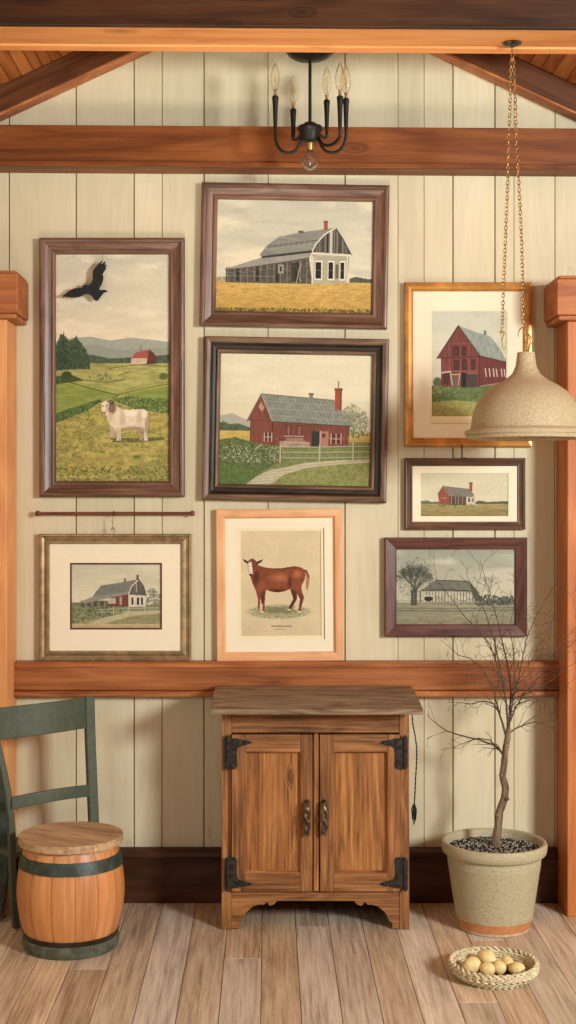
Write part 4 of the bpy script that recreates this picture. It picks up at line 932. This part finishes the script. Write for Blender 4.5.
# ------------------------------------------------------------------ barrel stool
BX, BY = -.657, -.49
bs = thing('barrel_stool', 'small orange wooden barrel stool with dark hoops and round plank lid', 'stool', (BX, BY, 0))
def brad(z):
    u = (z-.03)/(.325-.03); return .143+.030*math.sin(PI*min(max(u*.94+.03, 0), 1))**.9+.010*u
mb = MB(); ns = 14
for s_ in range(ns):
    a0, a1 = 2*PI*s_/ns+.004, 2*PI*(s_+1)/ns-.004; vs_, gs, fs = [], [], []; nz, na = 14, 5
    for iz in range(nz+1):
        z = .02+(.335-.02)*iz/nz; r = brad(z)
        for ia in range(na+1):
            a = a0+(a1-a0)*ia/na; rr = r-(.0020 if ia in (0, na) else 0); vs_.append((rr*math.cos(a), rr*math.sin(a), z)); gs.append((z, a*.17, 0))
    for iz in range(nz):
        for ia in range(na): fs.append((iz*(na+1)+ia, iz*(na+1)+ia+1, (iz+1)*(na+1)+ia+1, (iz+1)*(na+1)+ia))
    mb.add(vs_, fs, gs)
mb.lathe([(brad(z)-.004, z) for z in [.02+.315*k/14 for k in range(15)]]+[(0, .335)], n=48)
mb.build('staves', M['barrel'], bs, smooth=True, angle=50)
def hoop(z0, z1, m, ex=.004, nm='hoop'):
    zs = [z0+(z1-z0)*k/4 for k in range(5)]
    pr = [(brad(z0)-.002, z0)]+[(brad(z)+ex, z) for z in zs]+[(brad(z1)-.002, z1)]
    MB().lathe(pr, n=56).build(nm, m, bs, smooth=True)
hoop(.274, .314, M['hoop']); hoop(.040, .058, M['ebony'])
MB().lathe([(0, 0), (.150, 0), (.156, .004), (.160, .022), (.160, .036), (.155, .041), (.145, .041)], n=56).build('base_ring', M['base_ring'], bs, smooth=True)
mb = MB(); R = .173; th = math.radians(-28)
cuts = [-R, .012, R]
for a, b in zip(cuts, cuts[1:]):
    a_, b_ = a+.0006, b-.0006; pl = []
    n = 30
    for k in range(n+1):
        y = a_+(b_-a_)*k/n; y = max(-R+1e-4, min(R-1e-4, y)); pl.append((math.sqrt(R*R-y*y), y))
    for k in range(n, -1, -1):
        y = a_+(b_-a_)*k/n; y = max(-R+1e-4, min(R-1e-4, y)); pl.append((-math.sqrt(R*R-y*y), y))
    mb.prism(pl, .346, .371, 'z', grain=0, mat=Matrix.Rotation(th, 4, 'Z'))
mb.build('lid', M['lid'], bs, bevel=.002)
MB().lathe([(0, .334), (.152, .334), (.152, .347), (0, .347)], n=40).build('lid_batten', M['lid'], bs)

# ------------------------------------------------------------------ green chair
rs0 = at(89, 697, 4.76); ls0 = at(-11, 709.5, 4.55)
u_ = Vector((rs0.x-ls0.x, rs0.y-ls0.y, 0)).normalized(); n_ = Vector((-u_.y, u_.x, 0))   # n_ points to the wall side
ch = thing('chair', 'dark green painted wooden chair with curved back rails, behind the barrel stool', 'chair', ((rs0.x+ls0.x)/2, (rs0.y+ls0.y)/2, 0))
co = Vector(ch.location)
def pl_(pts): return [Vector(p)-co for p in pts]
R_ = [at(89, 696.5, 4.76), at(90, 735, 4.765), at(92, 785, 4.765), at(93.5, 820, 4.765), at(94, 850, 4.765), Vector(((94-VX)*4.77/F, -.235, .003))]
MB().bar(pl_(R_), u_, .036, n_, .022).build('leg', M['green_paint'], ch, bevel=.004)
Lp = [(-12, 708.5), (-8, 725), (-2, 748), (3.5, 772), (8, 795), (10.5, 815), (11.5, 832), (12, 860), (13.5, 900)]
L_ = [at(a, b, 4.55+.01*i) for i, (a, b) in enumerate(Lp)]; L_.append(Vector(((16-VX)*4.68/F, -.32, .003)))
MB().bar(pl_(L_), u_, .024, n_, .022).build('leg', M['green_paint'], ch, bevel=.004)
def rail(pa, pb, hh, bow, arch, nm):
    pts = []; 
    for k in range(17):
        u = k/16; p = pa.lerp(pb, u); pts.append(p-co-n_*bow*math.sin(PI*u)+Vector((0, 0, arch*math.sin(PI*u))))
    sd = Vector((0, 0, 1))
    MB().bar(pts, sd, hh, n_, .016).build(nm, M['green_paint'], ch, bevel=.004)
rail(at(-12, 725, 4.55), at(86, 712.5, 4.76), .108, .045, .006, 'top_rail')
rail(at(11, 803.5, 4.585), at(90, 790.5, 4.76), .041, .03, .012, 'back_rail')
# seat and the legs on the wall side
sr = Vector((R_[4].x, R_[4].y, 0))+n_*.0; sl = Vector((L_[6].x, L_[6].y, 0))
sf = .205
seat = [sl-co, sr-co, sr-co+n_*sf-u_*.01, sl-co+n_*sf-u_*.02]
MB().prism([(p.x, p.y) for p in seat], .258, .280, 'z').build('seat', M['green_paint'], ch, bevel=.006)
for q, dx in ((seat[2], -.03), (seat[3], .03)):
    p = q+u_*dx-n_*.03; MB().bar([Vector((p.x, p.y, .258)), Vector((p.x, p.y, .003))], u_, .03, n_, .03).build('leg', M['green_paint'], ch, bevel=.004)
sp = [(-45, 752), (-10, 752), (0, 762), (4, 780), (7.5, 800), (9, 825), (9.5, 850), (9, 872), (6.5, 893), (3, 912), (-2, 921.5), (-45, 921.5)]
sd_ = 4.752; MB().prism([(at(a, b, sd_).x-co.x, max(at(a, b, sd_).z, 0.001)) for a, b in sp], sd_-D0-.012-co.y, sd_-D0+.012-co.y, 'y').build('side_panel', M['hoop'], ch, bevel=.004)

# ------------------------------------------------------------------ potted tree
PX, PY = (494-VX)*4.70/F, -.30
pt = thing('potted_tree', 'leafless little tree in a grey stoneware pot with a bare clay foot band', 'potted plant', (PX, PY, 0))
prof = [(0, .016), (.112, .016), (.118, .006), (.116, 0)]
pr = [(0, .004), (.114, .004), (.117, 0), (.122, .003), (.1235, .012)]
MB().lathe(pr, n=64).build('foot_lip', M['pale_clay'], pt, smooth=True)
MB().lathe([(.120, .011), (.1245, .012), (.1315, .042), (.127, .043)], n=64).build('clay_band', M['clay'], pt, smooth=True)
MB().lathe([(.127, .041), (.1325, .0425), (.134, .046), (.130, .048)], n=64).build('glaze_line', M['pale_clay'], pt, smooth=True)
outer = [(.128, .046), (.1335, .047), (.1595, .222), (.1605, .226), (.1592, .230), (.1608, .235), (.1612, .240), (.1600, .244), (.1622, .256), (.172, .258), (.1785, .264), (.1815, .276), (.1825, .292), (.1790, .300), (.1720, .3015), (.1655, .298), (.1620, .287), (.1590, .262), (.14, .20), (.1, .03), (0, .03)]
MB().lathe(outer, n=80).build('pot', M['pot'], pt, smooth=True)
mb = MB(); nr, na = 10, 48
vs_, fs = [(0, 0, .274)], []
for i in range(1, nr+1):
    for k in range(na):
        a = 2*PI*k/na; r = .160*i/nr; vs_.append((r*math.cos(a), r*math.sin(a), .272+random.uniform(-.002, .003)+(.006*(1-i/nr))))
for k in range(na): fs.append((0, 1+k, 1+(k+1) % na))
for i in range(nr-1):
    for k in range(na): a = 1+i*na+k; b = 1+i*na+(k+1) % na; fs.append((a, a+na, b+na, b))
mb.add(vs_, fs); mb.build('soil', M['soil'], pt, smooth=True)
mb = MB()
for k in range(620):
    a = random.uniform(0, 2*PI); r = .154*math.sqrt(random.random()); s_ = random.uniform(.0016, .0034)
    mb.ball((r*math.cos(a), r*math.sin(a), .276+random.uniform(0, .003)+(.005*(1-r/.16))), s_, 6, (random.uniform(.7, 1.3), random.uniform(.7, 1.3), .8))
o = mb.build('grit', M['grit'], pt); o['kind'] = 'stuff'; tag(o, 'pale gravel scattered on the soil')
TY = 4.70; po = Vector((PX, PY, 0))
def T(px, py, dy=0.0): return at(px, py, TY+dy)-po
trk = [(495.5, 852, 0), (496.2, 838, 0), (498.2, 826, 0), (499.5, 812, .005), (504.5, 798, .01), (505.6, 788, .01), (502.6, 776, 0), (504.2, 764, -.005), (505.4, 750, 0), (507.6, 738, .0), (508.5, 728, 0)]
mb = MB(); fine = []; rad = []
rr = [.0165, .0150, .0140, .0132, .0128, .0125, .0118, .0116, .0112, .0110, .0085]
P = [T(a, b, c_) for a, b, c_ in trk]
for i in range(len(P)-1):
    for k in range(4):
        u = k/4; fine.append(P[i].lerp(P[i+1], u)); rad.append((rr[i]*(1-u)+rr[i+1]*u)*(1+random.uniform(-.06, .08)))
fine.append(P[-1]); rad.append(rr[-1])
mb.tube(fine, rad, 14)
for (a, b, r) in ((506.5, 745, .009), (507.3, 799, .008), (501, 775, .0075), (497, 815, .006)): mb.ball(T(a, b, -.006), r, 10, (1, 1, .8))
mb.build('trunk', M['bark'], pt, smooth=True, angle=80)
rb = random.Random(11)
def grow(mb, p, d, L, r, lev):
    n = max(3, int(L/.022)); pts = [p]; rads = [r]; q = p.copy(); dd = d.normalized(); kids = []
    for k in range(n):
        dd = (dd+Vector((rb.uniform(-.2, .2), rb.uniform(-.10, .10), rb.uniform(-.12, .18)))).normalized()
        q = q+dd*L/n
        q.x = max(q.x, .558-po.x); yw = q.y+po.y; q.y = min(max(yw, -.46), -.235)-po.y
        pts.append(q.copy()); rads.append(max(r*(1-(k+1)/n*.75), .0006))
        if lev > 0 and k >= 1 and rb.random() < .6: kids.append((q.copy(), dd.copy(), 1-k/n))
    mb.tube(pts, rads, 5)
    for (c_, e, f) in kids:
        a = rb.choice((-1, 1))*rb.uniform(.4, .95)
        nd = Matrix.Rotation(a, 3, 'Y') @ e; nd.y += rb.uniform(-.3, .3)
        grow(mb, c_, nd, L*rb.uniform(.3, .6), max(r*.5, .0006), lev-1)
mains = [  # (polyline px, start radius, twig density, twig length)
 ([(505.5, 758), (499, 749), (492, 744), (480, 740), (462, 736), (447, 731), (438, 725), (431, 719), (427, 715)], .0046, .5, .06),
 ([(498, 748), (490, 740), (478, 738), (466, 742), (455, 747), (441, 750)], .0028, .4, .04),
 ([(501, 752), (497, 744), (491, 752), (487, 755)], .0024, .3, .03),
 ([(508, 734), (515, 729), (524, 725), (534, 722), (545, 724), (553, 729)], .0034, .5, .05),
 ([(522, 726), (530, 719), (540, 714), (551, 708)], .0018, .4, .04),
 ([(506, 736), (502, 722), (499, 712), (494, 704), (484, 701), (470, 704), (458, 702), (447, 703)], .0044, .6, .05),
 ([(500, 714), (496, 700), (492, 686), (482, 668), (470, 658), (458, 655), (448, 646), (441, 640)], .0038, .7, .07),
 ([(508, 730), (507, 715), (506, 700), (503, 684), (497, 664), (490, 645), (480, 632), (466, 618), (452, 600), (443, 588), (435, 578)], .0052, .8, .08),
 ([(505, 690), (500, 668), (494, 640), (486, 615), (478, 595), (468, 583), (459, 575)], .0034, .8, .08),
 ([(509, 728), (510, 708), (511, 690), (508, 668), (503, 645), (498, 622), (492, 600), (486, 580), (480, 560)], .0048, .8, .09),
 ([(511, 712), (514, 694), (515, 672), (513, 650), (510, 628), (514, 606), (510, 590)], .0038, .8, .08),
 ([(511, 700), (517, 684), (522, 662), (526, 640), (534, 620), (545, 600), (557, 582)], .0036, .8, .08),
 ([(510, 722), (516, 706), (525, 694), (538, 688), (552, 680), (566, 668), (580, 660)], .0038, .8, .08),
 ([(518, 704), (528, 700), (535, 702), (531, 706), (533, 699)], .0022, .3, .03),
 ([(520, 698), (534, 684), (546, 668), (556, 650), (570, 634), (582, 622)], .0028, .8, .08),
 ([(511, 716), (513, 700), (519, 680), (530, 662), (545, 655), (560, 652), (580, 640)], .0026, .8, .08),
]
for i, (pl, r0, den, tl) in enumerate(mains):
    r0 *= .78 if den >= .7 else .95; den *= 1.35; tl *= 1.1
    mb = MB(); n = len(pl); amp = .05*math.sin(i*2.3)
    P = [T(a, b, max(-.14, min(.055, amp*(k/n)))) for k, (a, b) in enumerate(pl)]
    fine = []
    for a, b in zip(P, P[1:]):
        for k in range(3): fine.append(a.lerp(b, k/3)+Vector((rb.uniform(-1, 1), rb.uniform(-1, 1), rb.uniform(-1, 1)))*.0012)
    fine.append(P[-1]); m = len(fine)
    for k, p in enumerate(fine):
        if p.y+po.y > -.235: p.y = -.235-po.y
    fine[0] = P[0]
    rad = [max(r0*(1-k/m)**.8, .0008) for k in range(m)]
    mb.tube(fine, rad, 7)
    for k in range(2, m-1):
        if rb.random() < den*.62:
            d = (fine[k+1]-fine[k]).normalized(); a = rb.choice((-1, 1))*rb.uniform(.35, 1.0)
            nd = Matrix.Rotation(a, 3, 'Y') @ d; nd.y += rb.uniform(-.4, .3)
            grow(mb, fine[k], nd, tl*rb.uniform(.5, 1.3), max(rad[k]*.5, .0007), 2 if den > .6 else 1)
    mb.build('branch', M['twig'] if i else M['twig'], pt, smooth=True, angle=80)

# ------------------------------------------------------------------ wicker basket and potatoes
WX, WY = (494-VX)*4.21/F, -.79
bk = thing('wicker_basket', 'small round woven wicker basket on the floor in front of the potted tree', 'basket', (WX, WY, 0))
def rope(mb, R, z, rr, r, tw, ph=0, wob=0):
    for s_ in (0, PI):
        pts = []
        n = 150
        for k in range(n):
            a = 2*PI*k/n; b = a*tw+s_+ph
            q = R+rr*math.cos(b)+wob*math.sin(a*3+ph); pts.append((q*math.cos(a), q*math.sin(a), z+rr*math.sin(b)+wob*.5*math.cos(a*2+ph)))
        mb.tube(pts, r, 6, closed=True)
mb = MB()
for k in range(6):
    u = k/5; rope(mb, .107+.026*math.sin(u*PI*.5), .007+.034*u, .0042, .0041, (17+(k % 2)*2)*(1 if k % 3 else -1), k*1.1, .0012)
for k in range(5):
    u = k/4; rope(mb, .099+.024*math.sin(u*PI*.5), .012+.027*u, .0020, .0030, 30, k)
mb.build('side', M['wicker'], bk, smooth=True, angle=80)
mb = MB(); rope(mb, .1315, .046, .0048, .0044, -19, 0, .001); mb.build('rim', M['wicker'], bk, smooth=True, angle=80)
mb = MB()
for k in range(9): rope(mb, .012+k*.0105, .006, .0022, .0032, 8+k*2, k)
tag(mb.build('lining', M['wicker_brown'], bk, smooth=True, angle=80), 'brown woven floor of the basket')
def potato(dx, dy, r, sc, rz, label, seed):
    rd = random.Random(seed); ks = [(Vector((rd.uniform(-1, 1), rd.uniform(-1, 1), rd.uniform(-1, 1))).normalized(), rd.uniform(-.12, .14)) for _ in range(6)]
    def fn(p):
        s_ = 1
        for k, a in ks: s_ += a*max(0, p.dot(k))**3
        return p*s_
    mb = MB().ball((0, 0, 0), r, 24, sc, fn); lo = min(v[2] for v in mb.v)
    o = mb.build('potato', M['potato'], smooth=True, angle=180)
    o.location = (WX+dx, WY+dy, .0125-lo); o.rotation_euler = (0, 0, rz)
    tag(o, label, 'potato', 'small yellow potatoes in the wicker basket')
potato(-.072, -.006, .028, (1.15, .95, .95), .5, 'large pale potato at the left end of the wicker basket', 1)
potato(-.014, .042, .029, (1.2, .95, 1.0), -.6, 'large yellow potato at the back left of the pile in the basket', 2)
potato(-.024, -.026, .0225, (1.1, .95, .95), .2, 'small potato at the front of the basket, before the large back one', 3)
potato(.016, -.012, .021, (1, 1, 1), .2, 'potato in the middle of the row in the basket', 4)
potato(.046, .022, .021, (.95, 1.05, 1.1), .9, 'second potato from the right in the basket', 5)
potato(.068, -.020, .022, (1.1, .95, .95), .1, 'rightmost small potato in the wicker basket', 6)

# ------------------------------------------------------------------ chandelier
HD = 4.70; hx = (310-VX)*HD/F; hz = H+(VY-51.5)*HD/F
chd = thing('chandelier', 'black iron chandelier with upturned arms and clear candle bulbs hanging from the beam', 'chandelier', (hx, HD-D0, hz))
K = HD/F
def q2(px, py): return ((px-310)*K, -(py-51.5)*K)
MB().lathe([(0, 0), (.083, 0), (.083, -.003), (.076, -.012), (.060, -.022), (.034, -.030), (.012, -.033), (0, -.033)], n=48).build('canopy', M['chand'], chd, smooth=True)
MB().box(-.06, .06, -.098, .05, .0008, .105, 'x').build('mounting_block', M['beam_shaded'], chd, bevel=.003)
MB().tube([(0, 0, -.03), (0, 0, q2(0, 125)[1])], .0058, 12).build('stem', M['chand'], chd, smooth=True)
z = lambda py: q2(0, py)[1]
MB().lathe([(0, z(123)), (.020, z(123)), (.026, z(125)), (.042, z(126.5)), (.044, z(129)), (.038, z(132)), (.034, z(137)), (.028, z(141)), (.012, z(143)), (0, z(143))], n=32).build('hub', M['chand'], chd, smooth=True)
MB().lathe([(0, z(142)), (.0125, z(142)), (.0125, z(150)), (.010, z(151)), (0, z(151))], n=20).build('lower_socket', M['brass'], chd, smooth=True)
MB().lathe([(.010, z(149)), (.013, z(151.5)), (.022, z(154)), (.0285, z(158)), (.0295, z(161)), (.0275, z(164.5)), (.021, z(167.8)), (.011, z(169.8)), (0, z(170.4)), (0, z(169.9)), (.010, z(169.2)), (.0195, z(167.2)), (.026, z(164)), (.028, z(161)), (.027, z(158.2)), (.021, z(154.8)), (.012, z(152)), (.0085, z(150))], n=24).build('globe_bulb', M['crackle'], chd, smooth=True)
zc_ = z
arms = [((275.3, 96), 0.00, 153), ((293.2, 109), .10, 143), ((326.8, 100), .12, 141), ((340, 96), -.09, 142), ((346, 98.5), -.02, 152)]
for (px, py), dy, low in arms:
    kk = (HD+dy)/F; x = (px-VX)*kk-hx
    def z(py_, kk=kk): return H-(py_-VY)*kk-hz
    zl = z(low); x0 = .03*(1 if x > 0 else -1); zt = zc_(131)
    mb = MB(); pts = []
    prof2 = [(x0, 0, zt)]
    for k in range(15):
        u = k/14; a = PI*u
        xx = x0+(x-x0)*(.5-.5*math.cos(a)); drop = math.sin(a)**.8
        prof2.append((xx, dy*u, (zt+(z(134)-zt)*u)*(1-drop)+zl*drop))
    prof2.append((x, dy, z(128))); prof2.append((x, dy, z(py+9)))
    mb.tube(prof2, .0052, 10)
    arm = mb.build('arm', M['chand'], chd, smooth=True)
    MB().lathe([(0, z(py+9+22)), (.0065, z(py+9+22)), (.0085, z(py+9+6)), (.0100, z(py+6)), (.0115, z(py+3)), (.0115, z(py+1)), (.0085, z(py)), (0, z(py))], c=(x, dy, 0), n=16).build('candle_sleeve', M['chand'], arm, smooth=True)
    MB().lathe([(0, z(py)), (.0058, z(py)), (.0052, z(py-3)), (.0062, z(py-6)), (0, z(py-6))], c=(x, dy, 0), n=14).build('bulb_base', M['brass'], arm, smooth=True)
    MB().lathe([(.005, z(py-5)), (.0115, z(py-8)), (.0172, z(py-13)), (.0178, z(py-17)), (.0145, z(py-23)), (.0085, z(py-29)), (.003, z(py-32.5)), (0, z(py-33.5)), (0, z(py-32.8)), (.0022, z(py-32)), (.0075, z(py-28.8)), (.0135, z(py-23)), (.0168, z(py-17)), (.0162, z(py-13)), (.0105, z(py-8.4)), (.004, z(py-5.4))], c=(x, dy, 0), n=20).build('candle_bulb', M['glass'], arm, smooth=True)
    fl_ = [(x+.003*math.sin(k*1.7), dy+.003*math.cos(k*1.7), z(py-6-k*1.4)) for k in range(12)]
    MB().tube(fl_, .0007, 5).build('filament', M['brass'], arm)

# ------------------------------------------------------------------ pendant lamp
PD = 4.50; pk = PD/F
lampx = (526-VX)*pk; ctx = (512-VX)*pk; ctz = 3.0035
pl = thing('pendant_lamp', 'cream speckled dome pendant lamp hanging on a doubled brass chain at right', 'lamp', (ctx, PD-D0, ctz))
def lp(px, py, dy=0): return Vector(((px-VX)*pk-ctx, dy, H-(py-VY)*pk-ctz))
MB().lathe([(0, 0), (.030, 0), (.032, -.003), (.026, -.007), (.008, -.010), (.005, -.016), (0, -.016)], n=28).build('ceiling_plate', M['steel'], pl, smooth=True)
hk = MB().tube([lp(512, 43)+Vector((0, 0, .005)), lp(512.2, 50), lp(510.8, 55), lp(512.5, 59), lp(514, 55), lp(512.6, 52)], .0018, 8); hk.build('ceiling_hook', M['brass'], pl, smooth=True)
mb = chain(MB(), [lp(511.5, 57), lp(511, 80), lp(509.2, 130), lp(507.8, 180), lp(505.5, 240), lp(503.5, 290), lp(502.3, 326)], .0125, .0016, .0046); tag(mb.build('chain', M['brass'], pl, smooth=True), 'left strand of the lamp chain ending in a clasp')
mb = chain(MB(), [lp(513, 57, -.004), lp(514.5, 80, -.004), lp(516, 130, -.004), lp(518.5, 180, -.003), lp(521.5, 240, -.002), lp(523, 290, 0), lp(524.2, 326, 0)], .0125, .0016, .0046); tag(mb.build('chain', M['brass'], pl, smooth=True), 'right strand of the lamp chain carrying the shade')
# clasp on the loose end
mb = MB(); mb.tube([lp(*p) for p in ((502, 326), (499.8, 331), (501, 336), (503, 348), (504, 350), (506, 346), (506.4, 336), (504, 331.5), (500.5, 331.5))], .0013, 6); mb.tube([lp(*p) for p in ((501.5, 328), (503.5, 334), (501.5, 343))], .0018, 6)
mb.ball(lp(501.5, 332), .0042, 8); mb.build('clasp', M['brass'], pl, smooth=True)
mb = MB()
mb.tube([lp(*p) for p in ((518.3, 337), (518.2, 333), (519.6, 329.5), (522.5, 327), (525, 328), (527, 332), (529.5, 335), (532, 338.5), (532.3, 342), (530.5, 345))], [.0012, .0017, .002, .0022, .0024, .0024, .0022, .0022, .0018, .0012], 8)
for k, (a, b) in enumerate(((524.5, 330), (527, 331.5), (529, 334))): mb.tube([lp(a, b), lp(a+1+k*.2, b+9-k), lp(525+k*1.6, 354)], .0026, 8)
mb.build('shade_hook', M['brass'], pl, smooth=True)
sh = [(8.6, 352.5), (9.3, 358), (10.3, 366), (14, 374), (22, 380.5), (31, 385), (39.5, 391), (46.5, 399), (51, 408), (53.6, 418), (54.8, 428), (56.5, 429.5), (60.2, 430.6), (61.2, 432.6), (60.6, 434.6), (58.8, 435), (59.6, 436.6), (59, 438.6), (56.8, 439)]
inn = [(54.6, 437), (52.6, 428), (50.6, 418), (48, 409.5), (43.5, 401.5), (37, 394.5), (29, 389), (20, 384.5), (11, 379), (0, 378)]
zc = lp(526, 352.5)
pr = [(0, lp(0, 352).z)]+[(r*pk, lp(0, y).z) for r, y in sh+inn]
s_ = MB().lathe(pr, c=(lampx-ctx, 0, 0), n=80).build('shade', M['stone'], pl, smooth=True, angle=35)
MB().tube([Vector((lampx-ctx, 0, lp(0, 380).z)), Vector((lampx-ctx, 0, lp(0, 397).z))], .016, 16).build('bulb_socket', M['brass'], s_, smooth=True)
MB().ball((lampx-ctx, 0, lp(0, 405).z), .028, 20).build('bulb', M['mat'], s_, smooth=True)
